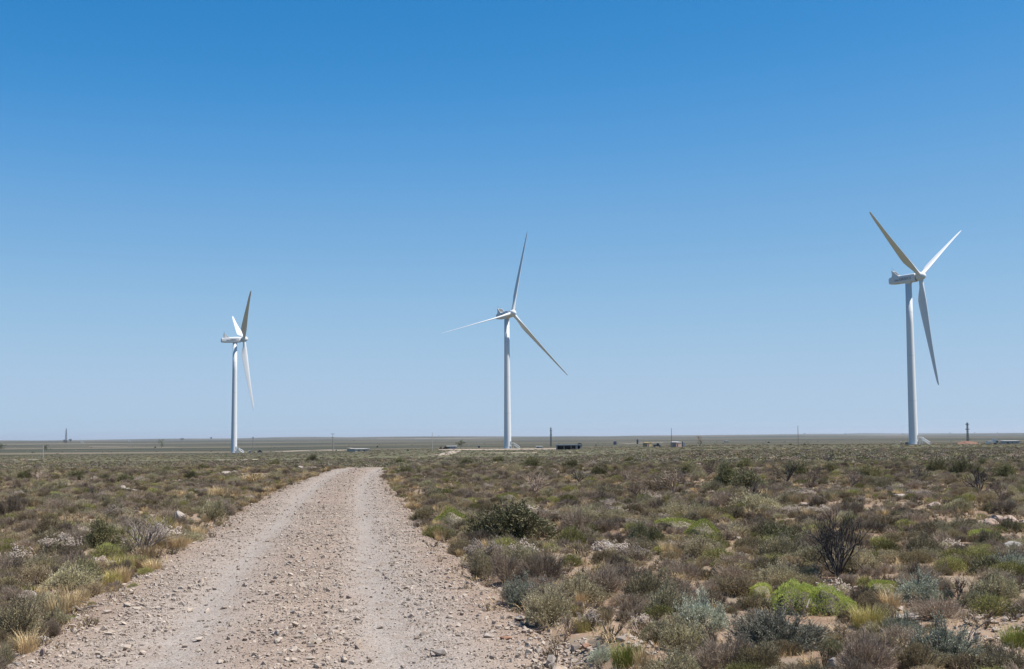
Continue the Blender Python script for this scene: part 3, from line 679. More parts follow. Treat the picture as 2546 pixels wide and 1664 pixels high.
H('sage', 1700, 1622, 130, 86, 'pale sage bush in front of the rounded silvery one', 2)
H('sage', 1625, 1600, 90, 56, 'low blue-green sage bush near the cream flower cushion', 1)
H('twig', 1800, 1672, 170, 90, 'wide grey twiggy bush with pale upright sticks below the sandy gap', 1)
H('sage', 1690, 1690, 150, 70, 'grey-green bush low at the front of the sage thicket', 0)
H('blue', 1948, 1622, 245, 104, 'large blue-grey rounded bush, the biggest in the scrub', 0)
H('cushion', 2030, 1530, 200, 76, 'large bright lime-green cushion shrub', 3, -.25, .8)
H('cushion', 1893, 1484, 66, 34, 'small lime cushion beside the large lime-green one', 1)
H('olive', 1830, 1480, 90, 46, 'olive bush between the sage thicket and the small lime cushion', 0)
H('gold_grass', 2168, 1562, 105, 62, 'ochre grass clump beside the large lime-green cushion', 0)
H('burnt', 2090, 1445, 160, 178, 'burnt black shrub with many upright bare branches', 0, 0)
H('twig', 2150, 1502, 66, 46, 'dark purple twiggy bush between the lime-green cushion and ochre grass', 2)
H('cushion', 2195, 1476, 84, 34, 'low green cushion beside the burnt shrub', 2)
H('silver', 2290, 1498, 120, 72, 'feathery silver bush beside the very dark twig bush', 0)
H('bare', 2385, 1494, 62, 66, 'very dark twig bush between two silver sage bushes', 1)
H('silver', 2352, 1492, 44, 32, 'small pale silver bush tucked beside the very dark one', 0)
H('sage', 2490, 1488, 120, 66, 'sage bush behind the yellowish low bush near the stony clearing', 0)
H('olive', 2470, 1528, 110, 46, 'yellowish low bush at the edge of the stony clearing', 3)
H('leafy', 2455, 1432, 88, 48, 'fresh green shrub below the grey limestone slab', 2)
H('sage', 2520, 1432, 100, 62, 'silver-green bush under the large grey slab', 3)
H('silver', 2255, 1592, 100, 66, 'silver-green bush between the ochre grass and the large pale sage', 0)
H('silver', 2350, 1652, 160, 112, 'large pale sage bush with twisted pale branch at its foot', 0)
H('twig', 2155, 1672, 150, 100, 'dull grey twiggy bush in front of the ochre grass', 0)
H('olive', 2282, 1672, 92, 76, 'olive bush wedged between the dull twig bush and the large pale sage', 2)
H('green_grass', 2535, 1612, 90, 66, 'dark green grassy bush beside the stony clearing', 0)
H('sage', 2505, 1690, 140, 84, 'sage bush below the stony clearing', 2)
H('leafy', 2075, 1640, 60, 52, 'small yellow-green leafy shrub beside the blue-grey bush', 2)
H('twig', 2340, 1540, 130, 50, 'low brown twig mat above the large pale sage', 2)
H('grass', 2215, 1520, 80, 60, 'thin brown grass with white seed heads behind the ochre clump', 0)
# ---- right of the road, middle distance
H('cushion', 1120, 1310, 92, 46, 'yellow-green cushion shrub next to the road behind the dark thicket', 0)
H('olive', 1060, 1298, 70, 36, 'olive cushion-like bush right on the road shoulder', 1)
H('cushion', 1262, 1247, 60, 22, 'flat bright green cushion behind the dark thicket', 1)
H('cushion', 1750, 1338, 92, 46, 'green cushion shrub at the end of a long low green bank', 0)
H('cushion', 1680, 1318, 110, 30, 'long low green cushion bank', 2)
H('leafy', 1636, 1362, 54, 54, 'small very dark green conifer-like shrub', 0)
H('leafy', 1590, 1358, 60, 60, 'olive-green shrub with pale stems beside the very dark green one', 2)
H('flower', 1520, 1390, 88, 44, 'cream-flowered bush over the rounded grey-pink limestone', 2)
H('flower', 1588, 1398, 80, 40, 'cream-flowered low bush below the very dark green shrub', 1)
H('leafy', 1935, 1358, 90, 56, 'dark rounded leafy bush next to the burnt shrub', 1)
H('sage', 1890, 1275, 130, 46, 'lavender-grey bush behind the dark rounded bush', 1)
H('leafy', 1815, 1218, 70, 70, 'dark green upright shrub, tallest in the middle scrub', 0)
H('leafy', 1868, 1222, 95, 52, 'olive-green spreading shrub beside the tallest upright one', 2)
H('bare', 1676, 1232, 95, 78, 'bare dark shrub with open crown of thin branches', 0)
H('bare', 1872, 1262, 80, 70, 'dead leafless shrub with crooked dark trunk below the upright shrub', 1)
H('bare', 2020, 1215, 70, 60, 'thin leafless shrub standing among the middle scrub', 0)
H('bare', 2440, 1225, 100, 70, 'open leafless shrub with blackened twigs', 1)
H('leafy', 2330, 1175, 50, 36, 'dark shrub on the scrub skyline', 1)
H('leafy', 1007, 1182, 42, 26, 'dark green shrub at the bend of the road', 1)
H('grass', 1400, 1186, 34, 34, 'orange-brown upright grass clump in the middle scrub', 2)
H('grass', 1905, 1240, 44, 30, 'rust-coloured grass clump near the dead shrub', 0)
H('bare', 1330, 1230, 110, 56, 'dark upright twigs behind the flat bright cushion', 0)
H('olive', 1635, 1225, 70, 36, 'rounded olive bush beside the open-crowned bare shrub', 0)
H('cushion', 2415, 1232, 36, 12, 'small bright green cushion near the blackened leafless shrub', 1)
H('cushion', 2450, 1345, 90, 30, 'green cushion below the rubble mound', 2)
for k, lst in (('leafy', ((1490, 1185, 46, 26), (1160, 1160, 40, 22), (1320, 1166, 60, 30), (1420, 1165, 40, 22), (1710, 1178, 50, 26), (1985, 1186, 60, 36), (2075, 1176, 46, 26), (2165, 1190, 56, 34), (2500, 1190, 60, 40), (2395, 1180, 60, 40), (775, 1148, 30, 18), (995, 1152, 26, 14),
                                (60, 1192, 50, 26), (190, 1190, 40, 20), (470, 1192, 36, 20), (310, 1200, 44, 22), (680, 1162, 40, 22), (505, 1170, 30, 16), (410, 1176, 34, 16), (1565, 1150, 30, 16), (1850, 1165, 44, 26), (2250, 1150, 30, 16), (2440, 1160, 36, 20), (1240, 1150, 30, 16))),
               ('bare', ((1590, 1245, 80, 52), (1960, 1200, 80, 56), (2120, 1215, 70, 50), (2290, 1200, 60, 46), (1560, 1205, 60, 40), (1440, 1200, 60, 36), (90, 1200, 60, 34), (230, 1240, 50, 36), (1760, 1190, 60, 44), (2060, 1150, 40, 28), (2490, 1240, 70, 50)))):
    for j, (px, py, w, h) in enumerate(lst):
        o = H(k, px, py, w, h, 'dark leafy bush rising above the middle scrub' if k == 'leafy' else 'thin leafless shrub rising above the middle scrub', j % 2)
        o['group'] = 'dark bushes rising above the middle scrub' if k == 'leafy' else 'leafless shrubs rising above the middle scrub'
# ---- left of the road
H('leafy', 257, 1364, 88, 76, 'dark green round leafy shrub beside the pale dead shrub', 0)
H('pale', 352, 1376, 165, 96, 'pale grey dead shrub with spreading thick branches', 0)
H('flower', 400, 1352, 85, 44, 'cream-tipped bush behind the pale dead branches', 2)
H('flower', 300, 1300, 80, 44, 'cream-flowered bush behind the dark round shrub', 0)
H('flower', 140, 1382, 90, 50, 'cream-flowered bush between the olive bush and the crusted limestone', 2)
H('flower', 30, 1412, 90, 52, 'cream-flowered bush above the jagged white limestone', 1)
H('sage', 35, 1586, 130, 100, 'big grey-green bush on the limestone verge beside the broken stones', 2)
H('sage', 102, 1532, 100, 56, 'grey-green bush behind the big verge bush', 0)
H('twig', 118, 1584, 60, 46, 'small brownish twig bush over the broken stones', 1)
H('leafy', 212, 1458, 62, 70, 'dark-stemmed grey bush at the edge of the road', 1)
H('gold_grass', 272, 1456, 70, 44, 'soft olive tuft beside the dark-stemmed bush', 0)
H('cushion', 330, 1466, 36, 17, 'tiny green cushion plant alone on the road shoulder', 0)
H('cushion', 178, 1545, 40, 15, 'flat tiny green plant by the fallen branch', 1)
H('cushion', 228, 1506, 24, 11, 'smallest green plant near the fallen branch', 1)
H('olive', 112, 1344, 70, 54, 'round olive bush behind the cream-flowered ones', 2)
H('gold_grass', 300, 1424, 75, 48, 'soft green-gold grass at the foot of the dead shrub', 0)
H('gold_grass', 400, 1322, 70, 46, 'olive grassy clump behind the dead shrub', 0)
H('grass', 340, 1420, 60, 46, 'straw grass under the pale dead shrub', 0)
H('grass', 545, 1236, 66, 32, 'orange-brown grass patch along the limestone verge', 1)
H('grass', 630, 1200, 90, 26, 'orange-tan grass along the road bend', 1)
H('sage', 8, 1652, 50, 56, 'grey-green bush beside the flat white stone', 0)
H('sage', 520, 1290, 70, 46, 'grey bush beside the small white limestone block', 1)
H('twig', 20, 1290, 70, 60, 'dark brushy twig bush behind the round olive bush', 0)

# ---------------------------------------------------------------- rocks
def hull(n=14, s=(1, 1, .6), seed=None, flat=True):
    g = rng if seed is None else np.random.default_rng(seed)
    P = unit(g.normal(size=(n, 3))) * (.75 + .35 * g.random((n, 1))) * np.array(s)
    bm = bmesh.new(); vs = [bm.verts.new(p) for p in P]; r = bmesh.ops.convex_hull(bm, input=vs)
    bmesh.ops.delete(bm, geom=[e for e in r['geom_interior'] if isinstance(e, bmesh.types.BMVert)], context='VERTS')
    bm.verts.ensure_lookup_table(); bm.verts.index_update()
    V = [tuple(v.co) for v in bm.verts]; F = [tuple(v.index for v in f.verts) for f in bm.faces]; bm.free(); return V, F
def rough_rock(size, seed, sub=4, amp=.22, pit=.05):
    bm = bmesh.new(); bmesh.ops.create_icosphere(bm, subdivisions=sub, radius=1); g = np.random.default_rng(seed)
    V = np.array([v.co for v in bm.verts]); F = [tuple(v.index for v in f.verts) for f in bm.faces]; bm.free()
    c = unit(g.normal(size=(9, 3))); off = .55 + .3 * g.random(9)
    for k in range(9):            # cut flat facets
        dd = V @ c[k]; V = V - np.clip(dd - off[k], 0, None)[:, None] * c[k] * .85
    sc = 3.1; V = V * (1 + amp * fbm(V[:, 0] * sc + V[:, 2] * 2.3 + seed, V[:, 1] * sc - V[:, 2] * 1.9, 4)[:, None] + pit * vnoise(V[:, 0] * 15 + seed, V[:, 1] * 15 + V[:, 2] * 13)[:, None])
    V = V * np.array(size) / 2; return V, F
def rock(px, py, w, h, label, mat='lime', seed=1, depth=.8, name='limestone_rock', sink=.3, amp=.25):
    p = hit(px, py); s = p.y / F_PX; W_, H_ = w * s, h * s
    V, F = rough_rock((W_, W_ * depth, H_ * (1 + sink)), seed, 4, amp)
    o = MB().add(V, F).build(name, M[mat], None, False); o.location = (p.x, p.y + W_ * depth * .3, gz(p.x, p.y + W_ * .3) + H_ * (.5 - sink * .5))
    o.rotation_euler = (0, 0, (seed * 1.7) % 6.28); tag(o, label, 'rock'); taken.append((p.x, p.y + W_ * depth * .3, W_ * .42)); return o
RUB = []
for k in range(6):
    V, F = rough_rock((1, .8, .6), 200 + k, 3, .3); RUB.append((V, F))
RUBM = {}
def outcrop(px, py, w, h, label, mat='lime', depth=1.0, n=12, name='limestone_outcrop'):
    p = hit(px, py); s = p.y / F_PX; W_, H_ = w * s, h * s; o = thing(name, label, 'rock', (p.x, p.y + W_ * depth * .3, gz(p.x, p.y + W_ * .3)))
    for i in range(n):
        k = int(rng.integers(6)); me = RUBM.get((k, mat))
        if me is None: me = RUBM[(k, mat)] = MB().add(*RUB[k]).mesh('rock_piece', M[mat])
        a = rng.random() * 6.28; q = rng.random() ** .6; x, y = .42 * W_ * q * math.cos(a), .42 * W_ * depth * q * math.sin(a); z = W_ * (.16 + .3 * rng.random() ** 1.5) * (1.15 - .4 * q)
        c = link('rock_piece', me, o); hz = min(z, H_ * 1.7); c.location = (x, y, float(terrain(o.location.x + x, o.location.y + y)) - .01 - o.location.z + hz * .10); c.rotation_euler = (rng.normal() * .2, rng.normal() * .2, rng.random() * 6.28); c.scale = (z, z, hz)
    taken.append((p.x, p.y + W_ * depth * .3, W_ * .4)); heroes.append((p.x, p.y, label)); return o
outcrop(248, 1408, 94, 34, 'crusted white limestone block below the dark round shrub', 'lime', 1.0, 13)
outcrop(38, 1490, 96, 40, 'jagged white limestone behind the big verge bush', 'lime', 1.0, 13)
outcrop(152, 1482, 92, 42, 'tan crusted limestone with dark hollow near the fallen branch', 'brownrock', 1.0, 13)
outcrop(70, 1412, 63, 24, 'white crusted limestone among cream-flowered bushes', 'lime', 1.0, 13)
rock(445, 1296, 34, 26, 'small white limestone block on the verge behind the dead shrub', 'lime', 11)
outcrop(300, 1222, 84, 16, 'flat pale limestone outcrop behind the dark round shrub', 'lime', 1.0, 13)
outcrop(225, 1194, 52, 12, 'low pale limestone outcrop farther behind the flat one', 'lime', 1.0, 13)
outcrop(130, 1238, 52, 14, 'pale limestone ledge behind the round olive bush', 'lime', 1.0, 13)
rock(745, 1168, 30, 10, 'pale limestone by the bend of the road', 'lime', 15)
rock(778, 1168, 26, 8, 'smaller pale limestone by the bend of the road', 'lime', 16)
outcrop(560, 1180, 63, 12, 'pale stony outcrop behind the orange-brown grass patch', 'lime', 1.0, 13)
rock(2285, 1362, 50, 13, 'flat white limestone slab beyond the burnt shrub', 'lime', 21, .8, 'limestone_slab')
outcrop(2180, 1372, 63, 14, 'long broken limestone ledge behind the burnt shrub', 'lime', 1.0, 13)
rock(2524, 1372, 72, 24, 'large smooth grey limestone slab', 'greyrock', 23, .8, 'limestone_slab', .3, .12)
rock(2003, 1260, 32, 9, 'flat pale stone beside the lavender-grey bush', 'lime', 24, .7, 'limestone_slab')
rock(2265, 1545, 80, 18, 'flat bleached slab behind the silver-green bush', 'lime', 25, .8, 'limestone_slab')
outcrop(1740, 1490, 105, 22, 'crusted pale limestone ledge behind the silvery sage', 'lime', 1.2, 13)
outcrop(2515, 1312, 136, 48, 'brown rubble mound in the wide scrub', 'brownrock', 1.2, 22)
rock(1510, 1375, 60, 26, 'rounded grey-pink limestone under the cream-flowered bush', 'greyrock', 28)
rock(1235, 1372, 40, 14, 'pale limestone at the foot of the dark thicket', 'lime', 29)
outcrop(1650, 1275, 73, 18, 'pale limestone ledge behind the long green bank', 'lime', 1.0, 13)
outcrop(1830, 1248, 73, 12, 'pale stony bank near the dead shrub', 'lime', 1.0, 13)
outcrop(2100, 1240, 73, 16, 'pale crusted rock in the wide scrub behind the burnt shrub', 'lime', 1.0, 13)
outcrop(2260, 1242, 84, 16, 'long pale crusted rock in the wide scrub', 'lime', 1.0, 13)
rock(1085, 1232, 26, 10, 'small pale rock beside the road shoulder', 'lime', 35)
rock(2330, 1268, 50, 18, 'rounded tan limestone near the rubble mound', 'brownrock', 36)
rock(2342, 1612, 20, 20, 'small cream stone beside the large pale sage', 'lime', 37, .8, 'stone')
rock(2070, 1662, 50, 28, 'cream boulder below the yellow-green leafy shrub', 'greyrock', 38)
def loose(px, py, w, h, label, mat='stone', seed=0, tilt=(0, 0), s3=(1, .7, .6), name='stone'):
    p = hit(px, py); s = p.y / F_PX; V, F = hull(16, s3, seed); V = np.array(V); V = V @ np.array(Euler((tilt[0], tilt[1], seed)).to_matrix()).T
    V[:, 0] *= w * s / np.ptp(V[:, 0]); V[:, 1] *= w * s * .8 / np.ptp(V[:, 1]); V[:, 2] *= h * s / np.ptp(V[:, 2]); V[:, 2] -= V[:, 2].min() + .12 * h * s
    zz = float(road_z(p.x, p.y)) if abs(float(road_lat(p.x, p.y))) < 2.7 else gz(p.x, p.y)
    o = MB().add(V, F).build(name, M[mat]); o.location = (p.x, p.y, zz); tag(o, label, 'stone'); return o
loose(1367, 1662, 26, 36, 'upright pointed white stone on the sandy verge', 'lime', 41, (.2, 1.2))
loose(107, 1640, 20, 24, 'upright dark brown stone on the limestone verge', 'brownrock', 42, (.1, 1.3))
loose(46, 1664, 30, 10, 'flat white stone on the limestone verge', 'lime', 43)
loose(1293, 1548, 30, 17, 'white angular stone beside the shadow of the grey-green bush', 'lime', 44)
loose(1456, 1612, 28, 16, 'rust-red stone among the verge pebbles', 'stone_r', 45)
loose(1258, 1600, 32, 11, 'pinkish flat stone on the sandy verge', 'stone_r', 46)
loose(106, 1598, 34, 20, 'split pale stone under the small twig bush', 'lime', 47)
loose(70, 1604, 36, 18, 'tan broken stone under the big verge bush', 'brownrock', 48)
loose(150, 1575, 20, 13, 'dark tan stone beside the small twig bush', 'brownrock', 49)
loose(1096, 1640, 40, 20, 'large pale slab stone beside a wheel track', 'lime', 50)
loose(1216, 1596, 30, 14, 'pale wedge-shaped stone on the verge', 'lime', 51)
loose(2460, 1595, 16, 9, 'pale stone in the stony clearing', 'lime', 52)
for j in range(70):
    y = 12 + 62 * rng.random() ** .8; x = (rng.random() * 2 - 1) * .40 * y
    if abs(float(road_lat(x, y))) < 3.0: continue
    me = MB().add(*RUB[j % 6]).mesh('limestone_rock', M['lime' if j % 3 else 'brownrock']); o = link('limestone_rock', me); w = .10 + .28 * rng.random() ** 2; o.location = (x, y, gz(x, y) + .02); o.rotation_euler = (rng.normal() * .15, rng.normal() * .15, rng.random() * 6.28); o.scale = (w, w, w * .8)
    tag(o, 'small pale limestone rock half hidden among the bushes' if j % 3 else 'small brown rock half hidden among the bushes', 'rock', 'small pale rocks among the bushes' if j % 3 else 'small brown rocks among the bushes')
# fallen branch on the left verge, white lichen stick on the cushion, crooked pale branch
def stick(name, pts, r, mat, label, lift=.03, fork=None):
    P = []
    for px, py, up in pts:
        h = hit(px, py); P.append((h.x, h.y, h.z + up))
    o = thing(name, label, 'branch', P[0]); mb = MB(); n = len(P); q = [tuple(np.array(p) - np.array(P[0])) for p in P]
    mb.tube(q, [r * (1 - .7 * i / (n - 1)) for i in range(n)], 6); mb.build('limb', M[mat], o)
    for f in (fork or []):
        a = np.array(q[f[0]]); MB().tube([a, a + np.array(f[1]) * .5 + np.array((0, 0, .02)), a + np.array(f[1])], [r * .6, r * .45, r * .15], 5).build('side_twig', M[mat], o)
    return o
stick('fallen_branch', [(158, 1500, .05), (175, 1512, .06), (198, 1526, .04), (228, 1533, .03), (260, 1530, .03)], .022, 'stem', 'fallen dark branch lying on the limestone verge', .03, [(1, (.25, -.16, .02)), (2, (.3, -.05, .05))])
stick('crooked_branch', [(2395, 1668, .05), (2402, 1645, .10), (2425, 1625, .2), (2446, 1618, .20)], .013, 'twig', 'crooked pale branch at the foot of the large pale sage', .05, [(1, (.12, .1, .2)), (2, (.2, -.05, .12))])
stick('lichen_stick', [(2006, 1560, .20), (2015, 1558, .29), (2021, 1558, .24), (2030, 1558, .21), (2037, 1558, .27), (2041, 1558, .24)], .008, 'lime', 'white lichen-covered stick resting on the large lime cushion', .05, [(1, (-.02, -.04, .07)), (2, (.04, -.03, .05))])

# ---------------------------------------------------------------- scrub scattered over the plain
def throw(n, y0, y1, amax, dens_pow=1.0):
    """points spread evenly over the wedge of ground in front of the camera"""
    y = np.sqrt(y0 ** 2 + (y1 ** 2 - y0 ** 2) * rng.random(n)); x = (rng.random(n) * 2 - 1) * amax * y; return x, y
KINDS = ['olive', 'twig', 'sage', 'grass', 'flower', 'cushion', 'leafy', 'bare']
PROB = np.array([.39, .28, .115, .065, .095, .022, .026, .007])
WIDTH = {'olive': (.20, .56), 'twig': (.22, .66), 'sage': (.25, .78), 'grass': (.18, .42), 'flower': (.25, .58), 'cushion': (.22, .60), 'leafy': (.30, .85), 'bare': (.45, .9)}
HGT = {'olive': .46, 'twig': .44, 'sage': .48, 'grass': .70, 'flower': .44, 'cushion': .34, 'leafy': .60, 'bare': .75}
cell = {}; items = []
def key(x, y): return (int(math.floor(x)), int(math.floor(y)))
for x, y, r in taken: cell.setdefault(key(x, y), []).append((x, y, r))
def free(x, y, r, f):
    kx, ky = key(x, y)
    for i in (-1, 0, 1):
        for j in (-1, 0, 1):
            for (a, b, q) in cell.get((kx + i, ky + j), ()):
                if (a - x) ** 2 + (b - y) ** 2 < (f * (q + r)) ** 2: return False
    return True
clear = []
for px, py, rad in ((1812, 1548, .42), (2470, 1600, .8), (2500, 1560, .7), (1290, 1580, .8), (1400, 1640, .9), (1470, 1625, .7), (2190, 1412, .5), (1420, 1385, .5), (1700, 1455, .3)):
    p = hit(px, py); clear.append((p.x, p.y, rad))
cx, cy = throw(72000, 7, 98, .72)
lat = np.abs(road_lat(cx, cy)); verge = 2.42 - .65 * sstep(28, 85, cy) + .5 * fbm(cx / 1.3, cy / 1.3, 2) + .2 * (road_lat(cx, cy) > 0) * (cy < 22)
patch = fbm(cx / 3.5 + 40, cy / 3.5, 2); order = np.argsort(cy)
pw = PROB.cumsum()
for i in order:
    x, y = cx[i], cy[i]
    if lat[i] < verge[i]: continue
    if patch[i] < -.24 and rng.random() < .82: continue
    u = (rng.random() * .75 + .25 * (fbm(x / 2.2, y / 2.2, 1) + .5)); k = KINDS[min(7, int(np.searchsorted(pw, u * .999)))]
    if lat[i] < verge[i] + .6 and rng.random() < .42: k = 'grass'
    a, b = WIDTH[k]; w = a + (b - a) * rng.random() ** 1.7
    if y < 15.5: w = min(w, .30 + .12 * rng.random())
    r = w * .5
    if lat[i] - r * .7 < verge[i] - .35: continue
    if any((x - c[0]) ** 2 + (y - c[1]) ** 2 < (c[2] + r * .6) ** 2 for c in clear): continue
    f = .70 if y < 40 else .80
    if not free(x, y, r, f): continue
    cell.setdefault(key(x, y), []).append((x, y, r)); v = int(rng.integers(3 if k == 'sage' else len(WHOLE[k]))); items.append((k, v, x, y, w, w * HGT[k] * (.8 + .4 * rng.random())))
LABEL = {'olive': 'small rounded olive-green bush in the open scrub', 'twig': 'dry grey-brown twiggy bush in the open scrub', 'sage': 'grey-green fine-leaved sage bush in the open scrub', 'grass': 'small dry straw-coloured grass tuft in the scrub',
         'flower': 'small cream-flowered bush in the open scrub', 'cushion': 'small low green cushion plant in the open scrub', 'leafy': 'small dark green leafy shrub in the open scrub', 'bare': 'leafless small shrub in the open scrub'}
DESC = {'olive': 'rounded olive-green bush', 'twig': 'dry grey-brown twiggy bush', 'sage': 'grey-green fine-leaved bush', 'grass': 'dry straw-coloured grass tuft', 'flower': 'cream-flowered bush', 'cushion': 'low green cushion plant', 'leafy': 'dark green leafy shrub', 'bare': 'leafless dark shrub'}
def short(label):
    for w in (',', ' beside', ' with', ' behind', ' below', ' under', ' at ', ' in ', ' between', ' on ', ' near', ' next', ' pressed', ' leaning', ' casting', ' dotted', ' ending', ' right', ' tucked', ' touching', ' wedged', ' low ', ' alone', ' over', ' standing', ' along', ' left', ' by ', ' above', ' beyond', ' and ', ' farther', ' half'): label = label.split(w)[0]
    return ' '.join(label.split()[:6])
HXY = np.array([(h[0], h[1]) for h in heroes]); HS = [short(h[2]) for h in heroes]
def label_for(k, x, y, w):
    a, b = WIDTH[k]; f = (w - a) / (b - a); size = 'small' if f < .3 else 'broad' if f > .65 else 'middling'
    q = np.hypot(HXY[:, 0] - x, HXY[:, 1] - y); i = int(q.argmin())
    if q[i] < 4.5: return '%s %s %s the %s' % (size, DESC[k], 'close to' if q[i] < 1.2 else 'near', HS[i])
    return '%s %s %s' % (size, DESC[k], 'close to the gravel road' if abs(float(road_lat(x, y))) < 5 else 'deep in the open scrub')
def scatter(name, pts, rot, scl, idx, meshes, parent=None):
    """one object: point cloud with the given meshes instanced on it"""
    src = bpy.data.collections.new(name + '_source')
    for i, me in enumerate(meshes):
        o = bpy.data.objects.new('%s_source_%02d' % (name, i), me); src.objects.link(o)
    me = bpy.data.meshes.new(name); me.from_pydata(np.asarray(pts, float).tolist(), [], [])
    a = me.attributes.new('rot', 'FLOAT_VECTOR', 'POINT'); a.data.foreach_set('vector', np.asarray(rot, np.float32).ravel())
    a = me.attributes.new('scl', 'FLOAT_VECTOR', 'POINT'); a.data.foreach_set('vector', np.asarray(scl, np.float32).ravel())
    a = me.attributes.new('idx', 'INT', 'POINT'); a.data.foreach_set('value', np.asarray(idx, np.int32))
    o = link(name, me, parent); md = o.modifiers.new('scatter', 'NODES')
    ng = bpy.data.node_groups.new(name + '_scatter', 'GeometryNodeTree'); md.node_group = ng
    ng.interface.new_socket('Geometry', in_out='INPUT', socket_type='NodeSocketGeometry'); ng.interface.new_socket('Geometry', in_out='OUTPUT', socket_type='NodeSocketGeometry')
    N = ng.nodes; L = ng.links; gi = N.new('NodeGroupInput'); go = N.new('NodeGroupOutput'); ci = N.new('GeometryNodeCollectionInfo')
    ci.inputs['Collection'].default_value = src; ci.inputs['Separate Children'].default_value = True; ci.inputs['Reset Children'].default_value = True
    ip = N.new('GeometryNodeInstanceOnPoints'); ip.inputs['Pick Instance'].default_value = True
    def attr(nm, ty):
        q = N.new('GeometryNodeInputNamedAttribute'); q.data_type = ty; q.inputs['Name'].default_value = nm; return next(s for s in q.outputs if s.enabled and s.name == 'Attribute')
    er = N.new('FunctionNodeEulerToRotation')
    L.new(gi.outputs[0], ip.inputs['Points']); L.new(ci.outputs[0], ip.inputs['Instance']); L.new(attr('idx', 'INT'), ip.inputs['Instance Index'])
    L.new(attr('rot', 'FLOAT_VECTOR'), er.inputs[0]); L.new(er.outputs[0], ip.inputs['Rotation']); L.new(attr('scl', 'FLOAT_VECTOR'), ip.inputs['Scale']); L.new(ip.outputs[0], go.inputs[0])
    return tag(o, kind='stuff')
def visible(x, y): return abs(x / y) < .405 and y > 10.2
LIMIT = {'olive': 230, 'twig': 200, 'sage': 180, 'grass': 130, 'flower': 110, 'cushion': 70, 'leafy': 80, 'bare': 40}
for k in KINDS:
    its = [t for t in items if t[0] == k]; its.sort(key=lambda t: -(t[4] / t[3] if visible(t[2], t[3]) else 0))
    near, rest = its[:LIMIT[k]], its[LIMIT[k]:]
    for (_, v, x, y, w, h) in near:
        o = link(NAME[k], WHOLE[k][v]); sx, sz = SIZE[k][v]; o.location = (x, y, gz(x, y)); o.rotation_euler = (0, 0, rng.random() * 6.28); o.scale = (w / sx, w / sx * (.85 + .3 * rng.random()), h / sz)
        tag(o, label_for(k, x, y, w), CAT.get(k, 'shrub'), {'grass': 'dry grass tufts in the scrub'}.get(k, NAME[k].replace('_', ' ') + ' plants scattered over the scrub'))
    if not rest: continue
    X = np.array([t[2] for t in rest]); Y = np.array([t[3] for t in rest]); v = np.array([t[1] for t in rest]); w = np.array([t[4] for t in rest]); h = np.array([t[5] for t in rest])
    S = np.array(SIZE[k])[v]; o = scatter(NAME[k] + '_cover', np.stack([X, Y, terrain(X, Y) - .01], -1), np.stack([0 * X, 0 * X, rng.random(len(X)) * 6.28], -1), np.stack([w / S[:, 0], w / S[:, 0], h / S[:, 1]], -1), v, WHOLE[k])
    tag(o, 'mass of smaller ' + NAME[k].replace('_', ' ') + ' plants filling the scrub', 'scrub')

# sprigs and dry litter between the bushes
lit = []
for k in range(4):
    L_ = tuft(n=26, Rw=.10, H=.13, w=.005, lean=1.6); lit.append(L_.mesh('sprig', M['grass']))
for k in range(3):
    S, L_, Q, D = fine_bush(nm=9, nt=6, nl=3, Rw=.13, H=.12, ll=.02, lw=.007, tl=.05, clumps=4); lit.append(MB().merge(S, 0).merge(L_, 1).mesh('sprig', [M['twig'], M['olive']]))
x, y = throw(32000, 8, 62, .62); la = np.abs(road_lat(x, y)); ok = la > 2.0 - .6 * sstep(28, 85, y) + .8 * rng.random(len(x)) ** 2; x, y = x[ok], y[ok]
s = .5 + 1.0 * rng.random(len(x)); o = scatter('dry_litter', np.stack([x, y, terrain(x, y)], -1), np.stack([rng.normal(size=len(x)) * .2, rng.normal(size=len(x)) * .2, rng.random(len(x)) * 6.28], -1), np.stack([s, s, s * .8], -1), rng.integers(0, 7, len(x)), lit)
tag(o, 'dry sprigs and grass litter between the bushes', 'litter')

# far scrub on the plain
def lod(mat, n=110, ll=.17, lw=.09, Hh=.5):
    L_ = MB(); u = unit(np.stack([rng.normal(size=n), rng.normal(size=n), np.abs(rng.normal(size=n))], -1)); P = u * np.array([.46, .46, Hh]) * (.6 + .4 * rng.random((n, 1))); leaves(L_, P, u + rng.normal(size=(n, 3)) * .7, ll, lw)
    return L_.mesh('far_bush', mat)
M['far_olive'] = leaf('far_olive_leaf', (.10, .09, .05), (.19, .168, .095), (.16, .135, .085)); M['far_grey'] = leaf('far_grey_leaf', (.105, .098, .068), (.20, .185, .135), (.15, .125, .10))
FARM = [lod(M['far_olive']), lod(M['far_grey']), lod(M['twig']), lod(M['far_olive'], Hh=.4), lod(M['leafy'], Hh=.6), lod(M['twig'], Hh=.65), lod(M['grass'], Hh=.45)]
def farscrub(name, n, y0, y1, wa, wb, label, idxp):
    x, y = throw(int(n * 1.35), y0, y1, .68); ok = np.abs(road_lat(x, y)) > 3.6; ok &= ~((x > -60) & (x < 40) & (y > 650) & (y < 740)); x, y = x[ok], y[ok]
    w = wa + (wb - wa) * rng.random(len(x)) ** 2.2; h = w * (.42 + .3 * rng.random(len(x)))
    o = scatter(name, np.stack([x, y, terrain(x, y) - .02], -1), np.stack([0 * x, 0 * x, rng.random(len(x)) * 6.28], -1), np.stack([w, w, h], -1), rng.choice(len(FARM), len(x), p=idxp), FARM)
    tag(o, label, 'scrub')
PF = np.array([.34, .24, .17, .14, .04, .05, .02])
farscrub('far_scrub', 36000, 96, 300, .4, 1.25, 'dense olive scrub beyond the bend of the road', PF)
farscrub('plain_scrub', 700, 900, 3000, 1.2, 3.6, 'bushes dotting the far plain beyond the turbines', PF)
farscrub('distant_scrub', 15000, 300, 900, .5, 1.5, 'thin scrub dotting the plain near the turbines', PF)

